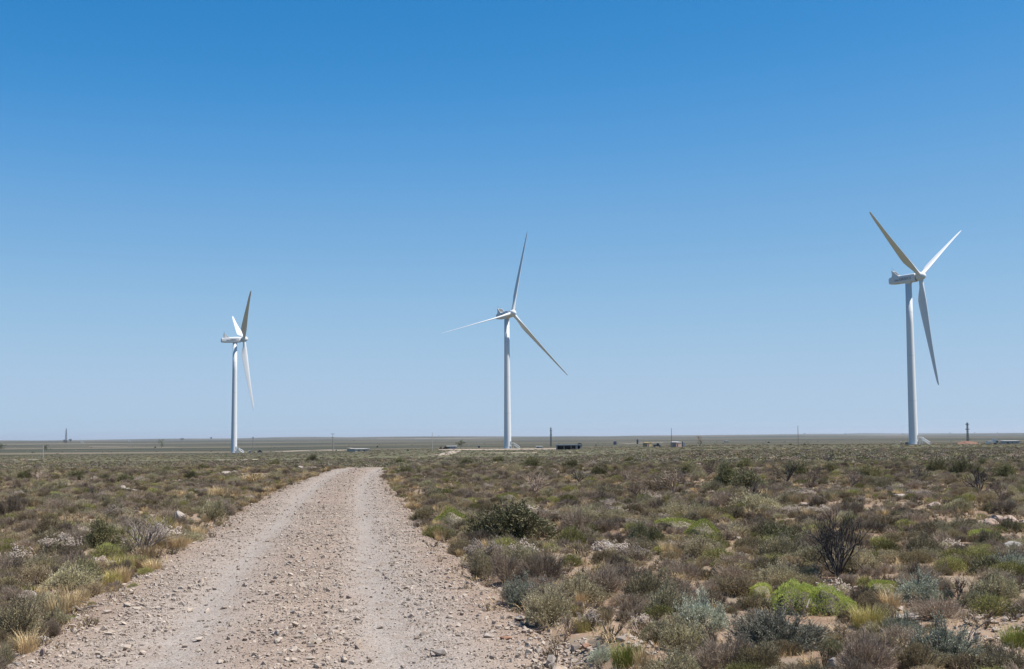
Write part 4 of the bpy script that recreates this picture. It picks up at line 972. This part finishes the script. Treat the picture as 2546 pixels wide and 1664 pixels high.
# ---------------------------------------------------------------- stones of the road
STONES = []
for k in range(14):
    V, F = hull(12, (1, .55 + .4 * rng.random(), .30 + .35 * rng.random()), 100 + k); V = np.array(V) / 2; V[:, 2] -= V[:, 2].min() * .7
    STONES.append(MB().add(V, F).mesh('stone', M['stone']))
def road_points(n, y0, y1, half=2.7, p=1.0):
    y = y0 + (y1 - y0) * rng.random(n) ** p; u = (rng.random(n) * 2 - 1) * half; keep = rng.random(n) < .55 + .45 * sstep(-.25, .3, fbm(u / .8 + 9, y / 2.5, 3)) ; keep &= rng.random(n) < 1 - .82 * np.exp(-((np.abs(u) - 1.0) / .36) ** 2)
    y = y[keep]; u = u[keep]; return road_x(y) + u, y
xs, ys = [], []
for n, a, b in ((52000, 8, 20), (60000, 20, 40), (34000, 40, 70), (10000, 70, 92)):
    x, y = road_points(n, a, b); xs.append(x); ys.append(y)
x = np.concatenate(xs); y = np.concatenate(ys); u = rng.random(len(x)); sz = .0155 * (1 - u * .990) ** -.44; sz = np.minimum(sz, .13) * (1 + .4 * sstep(30, 90, y))
lt = road_lat(x, y); sz = sz * np.where(np.abs(lt) > 2.3, .9, 1)
xv, yv = throw(5000, 8, 26, .5); lv = road_lat(xv, yv); kk = (np.abs(lv) > 2.6) & (np.abs(lv) < 5.2) & (rng.random(len(xv)) < .75); xv, yv = xv[kk], yv[kk]     # pebbles on the verges
cl = np.concatenate([np.stack([c[0] + rng.normal(size=260) * c[2] * .75, c[1] + rng.normal(size=260) * c[2] * .75], -1) for c in clear[1:6]]); ck = np.abs(road_lat(cl[:, 0], cl[:, 1])) > 2.2; cl = cl[ck]
x = np.concatenate([x, xv, cl[:, 0]]); y = np.concatenate([y, yv, cl[:, 1]]); sz = np.concatenate([sz, .03 + .09 * rng.random(len(xv)) ** 3, .03 + .10 * rng.random(len(cl)) ** 2.5])
lt = np.abs(road_lat(x, y)); z = np.where(lt < 3.0, np.maximum(road_z(x, y), terrain(x, y) - .03), terrain(x, y)); vi = rng.integers(0, 14, len(x))
rot = np.stack([rng.normal(size=len(x)) * .22, rng.normal(size=len(x)) * .22, rng.random(len(x)) * 6.28], -1); sc3 = sz[:, None] * (1 + .5 * (rng.random((len(x), 3)) - .5))
score = np.where((np.abs(x / y) < .405) & (y > 10.6) & (lt < 3.0), sz / y, 0); top = np.argsort(-score)[:300]; mask = np.ones(len(x), bool); mask[top] = False
for i in top:
    o = link('stone', STONES[vi[i]], road); o.location = (x[i], y[i], z[i]); o.rotation_euler = rot[i]; o.scale = sc3[i]
g = scatter('gravel', np.stack([x, y, z], -1)[mask], rot[mask], sc3[mask], vi[mask], STONES, road)

# ---------------------------------------------------------------- far things on the plain
def far_at(px, py, dist=None):
    p = hit(px, py) if dist is None else spot(px, dist); return p, p.y / F_PX
def crown_tree(px, py, w, h, label, name='tree', dist=None, mat='tree', airy=1.0, group=None, trunk_h=.3):
    p, s = far_at(px, py, dist); W_, H_ = w * s, h * s
    t = thing(name, label, 'tree', p, rng.random() * 6, group); tr = MB(); tips = []
    branching(tr, (0, 0, -.2), (.05, 0, 1), H_ * (trunk_h + .15), max(.12, W_ * .035), 2, 4, .7, .2, 6, .72, tips); tr.build('trunk', M['stem'], t)
    L_ = MB(); nc = 16; C = np.stack([rng.normal(size=nc) * W_ * .23, rng.normal(size=nc) * W_ * .23, H_ * (trunk_h + .12 + (.85 - trunk_h) * rng.random(nc))], -1)
    n = int(900 * airy); c = rng.integers(0, nc, n); P = C[c] + rng.normal(size=(n, 3)) * np.array([W_ * .10, W_ * .10, H_ * .07]); P[:, 2] = np.maximum(P[:, 2], H_ * .12)
    leaves(L_, P, rng.normal(size=(n, 3)), W_ * .085, W_ * .05); L_.build('crown', M[mat], t); return t
def far_bush(px, py, w, h, label, dist=None, mat='tree', group=None, name='far_bush'):
    p, s = far_at(px, py, dist); W_, H_ = w * s, h * s; t = thing(name, label, 'shrub', p, 0, group)
    tr = MB(); branching(tr, (0, 0, -.1), (0, 0, 1), H_ * .4, W_ * .03, 1, 4, .8, .1, 5); tr.build('stems', M['stem'], t)
    L_ = MB(); n = 420; u = unit(np.stack([rng.normal(size=n), rng.normal(size=n), np.abs(rng.normal(size=n))], -1)); P = u * np.array([W_ * .46, W_ * .46, H_ * .9]) * (.55 + .45 * rng.random((n, 1))); leaves(L_, P, u + rng.normal(size=(n, 3)) * .7, W_ * .15, W_ * .09); L_.build('foliage', M[mat], t); return t
def pole(px, py, top, label, style='plain', dist=None, mat='pole'):
    p, s = far_at(px, py, dist); H_ = (py - top) * s if dist is None else (py - top) * s; r = max(.13, .45 * s * 1.2)
    t = thing('utility_pole', label, 'pole', p, 0); MB().tube([(0, 0, -.4), (0, 0, H_)], [r * 1.15, r * .8], 10).build('shaft', M[mat], t)
    MB().tube([(0, 0, H_), (0, 0, H_ + .25)], [r * .9, r * .4], 10).build('cap', M['dsteel'], t)
    if style == 'cross':
        for f in (.985, .80):
            a = MB().box((0, 0, H_ * f), (2.6 if f > .9 else 1.8, .18, .2)).build('crossarm', M['dsteel'], t)
            for xx in (-.8, 0, .8): MB().tube([(xx, 0, H_ * f + .1), (xx, 0, H_ * f + .45)], .09, 6).build('insulator', M['galv'], a)
    if style == 'box':
        MB().box((0, 0, H_ * .96), (1.5, 1.0, 1.5)).build('lamp_head', M['galv'], t); MB().box((0, 0, H_ * .88), (.8, .6, .5)).build('bracket', M['dsteel'], t)
    return t
def lattice(px, py, top, wb, wt, label, dist=None, rings=(), name='lattice_mast', r=None):
    p, s = far_at(px, py, dist); H_ = (py - top) * s; B, T = wb * s / 2, wt * s / 2; r = r or max(.09, .28 * s)
    t = thing(name, label, 'mast', p, .5); n = 11; ftp = lambda i: B + (T - B) * i / n
    for sx in (-1, 1):
        for sy in (-1, 1): MB().tube([(sx * B, sy * B, -.3), (sx * T, sy * T, H_)], [r * 1.3, r], 6).build('leg', M['dsteel'], t)
    br = MB()
    for i in range(n):
        a, b = ftp(i), ftp(i + 1); z0, z1 = H_ * i / n, H_ * (i + 1) / n
        for q in range(4):
            c0 = [(-1, -1), (1, -1), (1, 1), (-1, 1)][q]; c1 = [(1, -1), (1, 1), (-1, 1), (-1, -1)][q]
            if i: br.tube([(c0[0] * a, c0[1] * a, z0), (c1[0] * a, c1[1] * a, z0)], r * .6, 4)
            br.tube([(c0[0] * a, c0[1] * a, z0), (c1[0] * b, c1[1] * b, z1)], r * .6, 4); br.tube([(c1[0] * a, c1[1] * a, z0), (c0[0] * b, c0[1] * b, z1)], r * .6, 4)
    br.build('bracing', M['dsteel'], t); MB().tube([(0, 0, H_), (0, 0, H_ * 1.05)], r, 6).build('antenna', M['dsteel'], t)
    for f in rings:
        pl = MB(); k = (ftp(f * n) + r * 3); pl.box((0, 0, H_ * f), (2 * k + .3, 2 * k + .3, .35)); pl.build('platform', M['dsteel'], t)
    return t
def building(px, py, w, h, depth, label, wall='plaster', roof='roofw', style='flat', rz=.35, doors=1, wins=2, name='farm_shed', cat='building', dist=None):
    p, s = far_at(px, py, dist); W_, H_ = w * s, h * s; D_ = depth
    t = thing(name, label, cat, p, rz); th = .25
    wb = MB(); wb.box((0, D_ - th / 2, H_ * .42), (W_, th, H_ * .9)); wb.box((-W_ / 2 + th / 2, D_ / 2, H_ * .42), (th, D_ - 2 * th, H_ * .9)); wb.box((W_ / 2 - th / 2, D_ / 2, H_ * .42), (th, D_ - 2 * th, H_ * .9))
    if style != 'open': wb.box((0, th / 2, H_ * .42), (W_, th, H_ * .9))
    wb.build('wall', M[wall], t); rf = MB()
    if style == 'gable': rf.prism([(-W_ / 2 - .3, H_ * .80), (0, H_), (W_ / 2 + .3, H_ * .80), (W_ / 2 + .3, H_ * .87), (0, H_ * 1.06), (-W_ / 2 - .3, H_ * .87)], -.3, D_ + .3)
    elif style == 'round':
        pr = [(W_ / 2 * math.cos(a), H_ * .78 + H_ * .22 * math.sin(a)) for a in np.linspace(0, math.pi, 13)]; rf.prism(pr, -.15, D_ + .15)
    else: rf.add([(-W_ / 2 - .3, -.4, H_ * .88), (W_ / 2 + .3, -.4, H_ * .88), (W_ / 2 + .3, D_ + .3, H_ * .97), (-W_ / 2 - .3, D_ + .3, H_ * .97), (-W_ / 2 - .3, -.4, H_ * .99), (W_ / 2 + .3, -.4, H_ * .99), (W_ / 2 + .3, D_ + .3, H_ * 1.08), (-W_ / 2 - .3, D_ + .3, H_ * 1.08)],
                 [(3, 2, 1, 0), (4, 5, 6, 7), (0, 1, 5, 4), (1, 2, 6, 5), (2, 3, 7, 6), (3, 0, 4, 7)])
    rf.build('roof', M[roof], t)
    if style == 'open':
        for f in (-.48, -.2, .08, .30, .48): MB().box((W_ * f, .15, H_ * .43), (.3 if f < .25 else 1.0, .3, H_ * .88)).build('pillar', M['concrete'], t)
        MB().box((0, D_ * .55, H_ * .4), (W_ * .98, .1, H_ * .8)).build('interior_shade_panel', M['black'], t)  # black sheet stands in for the shade inside the open shed
    else:
        for k in range(doors): 
            d = MB().box((-W_ * .25 + k * W_ * .4, -.03, H_ * .30), (min(1.2, W_ * .2), .08, H_ * .58)).build('door', M['dsteel'], t); MB().box((-W_ * .25 + k * W_ * .4 + .3, -.1, H_ * .3), (.08, .06, .2)).build('handle', M['galv'], d)
        for k in range(wins):
            wd = MB().box((W_ * (.05 + .25 * k), -.03, H_ * .5), (min(1.3, W_ * .14), .07, H_ * .24)).build('window', M['paint'], t); MB().box((W_ * (.05 + .25 * k), -.08, H_ * .5), (min(1.1, W_ * .11), .04, H_ * .19)).build('pane', M['glass'], wd)
    return t
def cabin(px, py, w, h, label, mat='navy', name='site_cabin', cat='cabin', rz=.3, dist=None):
    p, s = far_at(px, py, dist); W_, H_ = w * s, h * s; t = thing(name, label, cat, p, rz)
    bm = bmesh.new(); bmesh.ops.create_cube(bm, size=1); bmesh.ops.scale(bm, vec=(W_, W_ * .9, H_), verts=bm.verts); bmesh.ops.bevel(bm, geom=bm.edges[:], offset=.06, segments=2, affect='EDGES'); bmesh.ops.translate(bm, vec=(0, 0, H_ / 2), verts=bm.verts)
    me = bpy.data.meshes.new('shell'); bm.to_mesh(me); bm.free(); me.materials.append(M[mat]); link('shell', me, t)
    MB().prism([(-W_ * .55, H_ * .99), (W_ * .55, H_ * .99), (W_ * .45, H_ * 1.06), (-W_ * .45, H_ * 1.06)], -W_ * .5, W_ * .5).build('roof', M['paint'], t)
    d = MB().box((0, -W_ * .46, H_ * .47), (W_ * .6, .06, H_ * .84)).build('door', M[mat], t); MB().box((W_ * .2, -W_ * .49, H_ * .47), (.08, .06, .2)).build('handle', M['galv'], d); return t
def vehicle(px, py, w, h, label, paint='blackcar', style='pickup', rz=0, hood=None, name='parked_pickup', cat='vehicle', dist=None):
    p, s = far_at(px, py, dist); L_ = w * s; H_ = h * s; Wd = min(2.2, L_ * .4); t = thing(name, label, cat, p, rz); g = H_ * .16
    if style == 'car': body = [(-.5, .22), (-.49, .52), (-.36, .58), (-.22, .97), (.12, 1.0), (.27, .62), (.47, .52), (.5, .24)]
    elif style == 'truck': body = [(-.5, .26), (-.5, .62), (.08, .62), (.08, 1.0), (.40, 1.0), (.47, .62), (.5, .56), (.5, .24)]
    else: body = [(-.5, .26), (-.5, .60), (-.08, .62), (-.06, .98), (.16, 1.0), (.26, .64), (.48, .56), (.5, .26)]
    pr = [(x * L_, z * H_) for x, z in body]; b = MB().prism(pr, -Wd / 2, Wd / 2).build('body', M[paint], t); bv = b.modifiers.new('bevel', 'BEVEL'); bv.width = .06; bv.segments = 2
    c = {'car': (-.2, .22), 'truck': (.12, .40), 'pickup': (-.03, .2)}[style]
    for sy in (-1, 1):
        MB().box(((c[0] + c[1]) / 2 * L_, sy * (Wd / 2 + .005), H_ * .79), ((c[1] - c[0]) * L_ * .8, .03, H_ * .22)).build('side_window', M['glass'], t)
        MB().box((.495 * L_, sy * Wd * .36, H_ * .46), (.06, .3, .16)).build('headlight', M['galv'], t)
        for fx in (-.32, .32):
            wh = MB().tube([(fx * L_, sy * (Wd / 2 - .24), g * 1.15), (fx * L_, sy * (Wd / 2 + .04), g * 1.15)], g * 1.15, 20).build('tyre', M['tyre'], t); MB().tube([(fx * L_, sy * (Wd / 2 + .02), g * 1.15), (fx * L_, sy * (Wd / 2 + .06), g * 1.15)], g * .65, 14).build('rim', M['galv'], wh)
    if style == 'truck': MB().prism([(.09 * L_, .63 * H_), (.09 * L_, 1.05 * H_), (.39 * L_, 1.05 * H_), (.46 * L_, .63 * H_)], -Wd / 2 - .03, Wd / 2 + .03).build('cab', M['paint'], t)
    if hood: MB().prism([(.24 * L_, .60 * H_), (.24 * L_, .68 * H_), (.47 * L_, .60 * H_), (.51 * L_, .54 * H_), (.51 * L_, .28 * H_), (.44 * L_, .28 * H_)], -Wd / 2 - .02, Wd / 2 + .02).build('hood', M[hood], t)
    return t
# left part of the plain
lattice(164, 1102, 1066, 4.6, 1.4, 'tapering lattice mast on the far plain between two round trees', None, (.55,))
crown_tree(160, 1102, 7, 8, 'round dark tree at the foot of the tapering lattice mast', group=None)
crown_tree(175, 1100, 7.5, 8, 'round dark tree standing clear of the tapering lattice mast')
building(205, 1102, 7.5, 2.6, 6, 'small white shed beyond the tapering lattice mast', 'paint', 'roofw', wins=1)
building(322, 1099, 5, 2.2, 6, 'white speck of a shed far beyond the ragged lone tree', 'paint', 'roofw', wins=1)
pole(107, 1140, 1107, 'pale bare wooden pole beside a forked tree', 'plain', None, 'pole_lt')
crown_tree(115, 1122, 16, 16, 'forked dark tree beside the pale bare pole', airy=.6, trunk_h=.15)
crown_tree(2, 1119, 22, 17, 'dark spreading tree standing apart from the pale bare pole', airy=.7, trunk_h=.15)
crown_tree(402, 1114, 15, 20, 'ragged dark tree alone on the plain', airy=.8, trunk_h=.15)
far_bush(386, 1114, 5, 4, 'small bush beside the ragged lone tree')
crown_tree(453, 1096, 10, 6.5, 'flat-topped tree on the skyline beyond the ragged lone tree')
cabin(525, 1092, 4, 5, 'tiny dark water tank on the skyline near the farthest turbine', 'dsteel', 'water_tank', 'tank')
pole(629, 1117, 1087, 'pole with a box-shaped head near the farthest turbine', 'box')
loose_white = building(622, 1126, 6, 5, 2.0, 'small white hut between the farthest turbine and the dark car', 'paint', 'roofw', 'gable', wins=1, name='hut')
vehicle(646, 1126, 13, 6.5, 'dark parked car on the plain near the farthest turbine', 'blackcar', 'car', .2, None, 'parked_car', 'car')
far_bush(633, 1126, 4, 3, 'dark little bush between the white hut and the dark car')
pole(827, 1122, 1079, 'wooden pole with two crossarms near the cream farm shed', 'cross')
pole(829.5, 1122, 1100, 'short pale stay pole beside the pole with two crossarms', 'plain', None, 'pole_lt')
building(901, 1123, 38, 7, 7, 'long cream farm shed with white flat roof', 'plaster', 'roofw', 'flat', .55, 2, 3)
building(876, 1123, 10, 8, 5, 'small cream outbuilding at the end of the farm shed', 'plaster', 'plaster', 'flat', .55, 1, 0, 'outbuilding')
far_bush(938, 1113, 5, 5, 'round dark bush near the cream farm shed'); far_bush(836, 1122, 4, 4, 'dark bush at the foot of the pole with crossarms'); far_bush(880, 1097, 3, 3, 'dark dot of a bush on the plain above the farm shed')
far_bush(1014, 1121, 7, 3, 'low dark bush near the tall plain pole')
pole(1075, 1120.5, 1077, 'tall plain pole near the sandy pad', 'plain', None, 'pole_lt')
# middle
building(1122, 1116, 24, 6.5, 8, 'long low white shed behind two brown bushes at the pad', 'greyr', 'roofw', 'flat', 0, 1, 3)
far_bush(1096, 1118, 8, 8, 'smaller dark brown bush at the end of the white shed', None, 'stem'); far_bush(1108, 1118, 14, 8.5, 'larger dark brown bush in front of the white shed', None, 'stem')
crown_tree(1145, 1114.5, 19, 19, 'open round tree behind the sandy pad', airy=.8)
cabin(1191, 1114, 4.2, 5.5, 'small navy-blue cabin behind the sandy pad', 'navy')
building(1341, 1115, 14, 5, 3, 'small white container on the sandy pad near the telecom mast', 'paint', 'roofw', 'flat', 0, 1, 0, 'site_container', 'container')
t = lattice(1370, 1111, 1064, 3.2, 2.2, 'pale-footed telecom mast with two antenna rings by the dark shed', None, (.62, .85), 'telecom_mast')
building(1415, 1118, 62, 11, 8, 'long open-fronted shed with black interior and pale pillars', 'greyr', 'dsteel', 'open', 0, 0, 0)
far_bush(1441, 1107, 12, 6, 'dark bush behind the open-fronted shed'); far_bush(1482, 1110, 4, 7, 'dark upright bush near the open-fronted shed', None, 'stem')
cabin(1529, 1106, 6, 8.5, 'navy-blue cabin with white roof standing alone', 'navy'); cabin(1585, 1104, 4, 11, 'tall narrow navy cabin near the straw hut', 'navy', rz=0)
building(1615, 1111, 13, 11, 4, 'straw-coloured round-roofed hut beside the black pickup', 'thatch', 'thatch', 'round', .55, 1, 0, 'hut')
vehicle(1634, 1112, 20, 10, 'black pickup with white bonnet beside the straw hut', 'blackcar', 'pickup', 0, 'paint')
pole(1670, 1113, 1066, 'dark plain pole between the pickup and the pink hut', 'plain')
building(1688, 1112, 16, 14, 4, 'small salmon-pink hut with rounded white roof', 'pink', 'roofw', 'round', .55, 1, 0, 'hut')
cabin(1702, 1112, 4.5, 10, 'narrow white cabin beside the pink hut', 'paint', rz=0); cabin(1697, 1112.2, 2.2, 14, 'dark upright box between the pink hut and the white cabin', 'dsteel', rz=0)
crown_tree(1740, 1110, 17, 26, 'thin nearly leafless tree near the pink hut', 'tree', None, 'twig', .5, None, .2)
building(1808, 1100, 9, 3, 6, 'tiny pale shed far beyond the thin tree', 'plaster', 'roofw', wins=1)
for px, py, w, h, lb in ((1911, 1102, 6, 4, 'dark bush far out on the plain beyond the dark pole'), (1966, 1107, 9, 4, 'wider flat dark bush near the foot of the dark pole'), (2000, 1106.5, 7, 4, 'narrower flat dark bush near the foot of the dark pole')): far_bush(px, py, w, h, lb)
pole(1985, 1109, 1060, 'tall dark pole standing between two flat bushes', 'plain')
# right part
for px, w, h in ((1940, 3, 2), (2000, 5, 4.5), (2102, 5, 3.4), (2113, 3, 2), (2244, 6, 4), (2249.5, 3, 2.5), (2344, 4.5, 3), (2362, 5, 4), (2424, 5, 3), (2480, 4, 2), (1263, 3, 2), (1091, 3, 2.4), (780, 3, 2.4)):
    dd = np.linspace(4500, 12000, 300); vx = ray(px, 1087).x; sk = float(dd[np.argmax((terrain(vx * dd, dd) - CAM_H) / dd)])
    crown_tree(px, 0, w, h * 1.15, 'dark tree dotting the far skyline', 'tree', sk, 'tree', .25, 'trees dotting the far skyline')
tp = tpos(2271, 606)
def person(loc, rz, label):
    root = thing('person', label, 'person', loc, rz)
    J = {'pel': (0, 0, .95), 'che': (0, .02, 1.28), 'nek': (0, .0, 1.50), 'hed': (0, -.02, 1.62), 'top': (0, -.01, 1.74)}
    for s, n in ((-1, 'l'), (1, 'r')):
        J.update({'hip' + n: (s * .1, 0, .9), 'kne' + n: (s * .12, -.03, .50), 'ank' + n: (s * .13, .02, .09), 'toe' + n: (s * .15, -.14, .04), 'sho' + n: (s * .19, 0, 1.43), 'elb' + n: (s * .27, .02, 1.16), 'wri' + n: (s * .26, -.12, .94), 'pal' + n: (s * .26, -.15, .87)})
        for f, (dx, dy, dz) in enumerate(((-.03, -.05, -.03), (-.015, -.03, -.09), (0, -.015, -.10), (.012, -.005, -.09), (.024, .005, -.075))): J['f%d%s' % (f, n)] = (s * (.26 + dx), -.15 + dy, .87 + dz)
    K = list(J); E = [('pel', 'che'), ('che', 'nek'), ('nek', 'hed'), ('hed', 'top')]
    for n in 'lr': E += [('pel', 'hip' + n), ('hip' + n, 'kne' + n), ('kne' + n, 'ank' + n), ('ank' + n, 'toe' + n), ('che', 'sho' + n), ('sho' + n, 'elb' + n), ('elb' + n, 'wri' + n), ('wri' + n, 'pal' + n)] + [('pal' + n, 'f%d%s' % (f, n)) for f in range(5)]
    rad = lambda k: {'pel': .15, 'che': .15, 'nek': .06, 'hed': .10, 'top': .075}.get(k, {'hip': .10, 'kne': .07, 'ank': .05, 'toe': .04, 'sho': .075, 'elb': .05, 'wri': .035, 'pal': .035}.get(k[:3], .010))
    me = bpy.data.meshes.new('body'); me.from_pydata([J[k] for k in K], [(K.index(a), K.index(b)) for a, b in E], []); o = link('body', me)
    o.modifiers.new('skin', 'SKIN')
    if not me.skin_vertices: me.attributes  # created with the modifier below
    bpy.context.view_layer.objects.active = o
    if not me.skin_vertices: bpy.ops.mesh.customdata_skin_add()
    for i, k in enumerate(K): me.skin_vertices[0].data[i].radius = (rad(k), rad(k)); me.skin_vertices[0].data[i].use_root = (k == 'pel')
    o.modifiers.new('sub', 'SUBSURF').levels = 1; bpy.context.view_layer.update()
    m2 = bpy.data.meshes.new_from_object(o.evaluated_get(bpy.context.evaluated_depsgraph_get())); bpy.data.objects.remove(o); m2.name = 'body'
    for q in ('trouser', 'shirt', 'skin', 'hair', 'tyre'): m2.materials.append(M[q])
    for f in m2.polygons:
        z = f.center.z; x = abs(f.center.x); f.material_index = 4 if z < .1 else (2 if (x > .2 and z < .97) else 0 if z < .98 else 1 if z < 1.49 else 3 if (z > 1.68 or (f.center.y > .02 and z > 1.56)) else 2); f.use_smooth = True
    link('body', m2, root); return root
pp = spot(2240, 604); pers = person((pp.x, pp.y, pp.z + .02), .5, 'person in a white top and dark trousers standing near the green cabinet'); pers.scale = (1.12, 1.12, 1.12)
cabin(2254, 1106, 7, 6.2, 'olive-green equipment cabinet at the foot of the lettered turbine', 'green_box', 'equipment_cabinet', 'cabinet', 0, 602)
lattice(2406, 1098, 1045, 4.0, 2.2, 'dark lattice mast standing on red earth', 640, (.70, .93)); 
p, s = far_at(2420, 0, 632); V, F = rough_rock((64 * s, 14, 3.2), 61, 4, .35); o = MB().add(V, F).build('earth_bank', M['redearth']); o.location = (p.x, p.y + 6, p.z); tag(o, 'low red earth bank at the foot of the dark lattice mast', 'earth bank')
vehicle(2466, 0, 27, 13, 'white truck with dark bonnet beside the red earth bank', 'paint', 'truck', 0, 'blackcar', 'parked_truck', 'truck', 618); cabin(2455, 0, 8, 4, 'white box trailer behind the white truck', 'paint', 'trailer', 'trailer', 0, 615)
building(2515, 0, 38, 8, 5, 'long low grey shed with white roof beyond the white truck', 'greyr', 'roofw', 'flat', 0, 1, 2, dist=640); far_bush(2484, 0, 4, 5, 'small brown bush between the white truck and long grey shed', 630, 'stem')

# ---------------------------------------------------------------- haze over the plain
m = bpy.data.materials.new('air'); m.use_nodes = True; nt = m.node_tree; nt.nodes.clear(); vo = nt.nodes.new('ShaderNodeVolumePrincipled'); ot = nt.nodes.new('ShaderNodeOutputMaterial')
vo.inputs['Color'].default_value = (.80, .87, .95, 1); vo.inputs['Density'].default_value = 3.2e-5; vo.inputs['Anisotropy'].default_value = .2; nt.links.new(vo.outputs[0], ot.inputs['Volume'])
HAZE = True
if HAZE:
    V = [(x, y, z) for z in (-46, 150) for y in (-61000, 61000) for x in (-61000, 61000)]
    o = MB().add(V, [(0, 2, 3, 1), (4, 5, 7, 6), (0, 1, 5, 4), (2, 6, 7, 3), (0, 4, 6, 2), (1, 3, 7, 5)]).build('haze', m); tag(o, 'pale blue haze over the far plain', 'haze', kind='stuff')
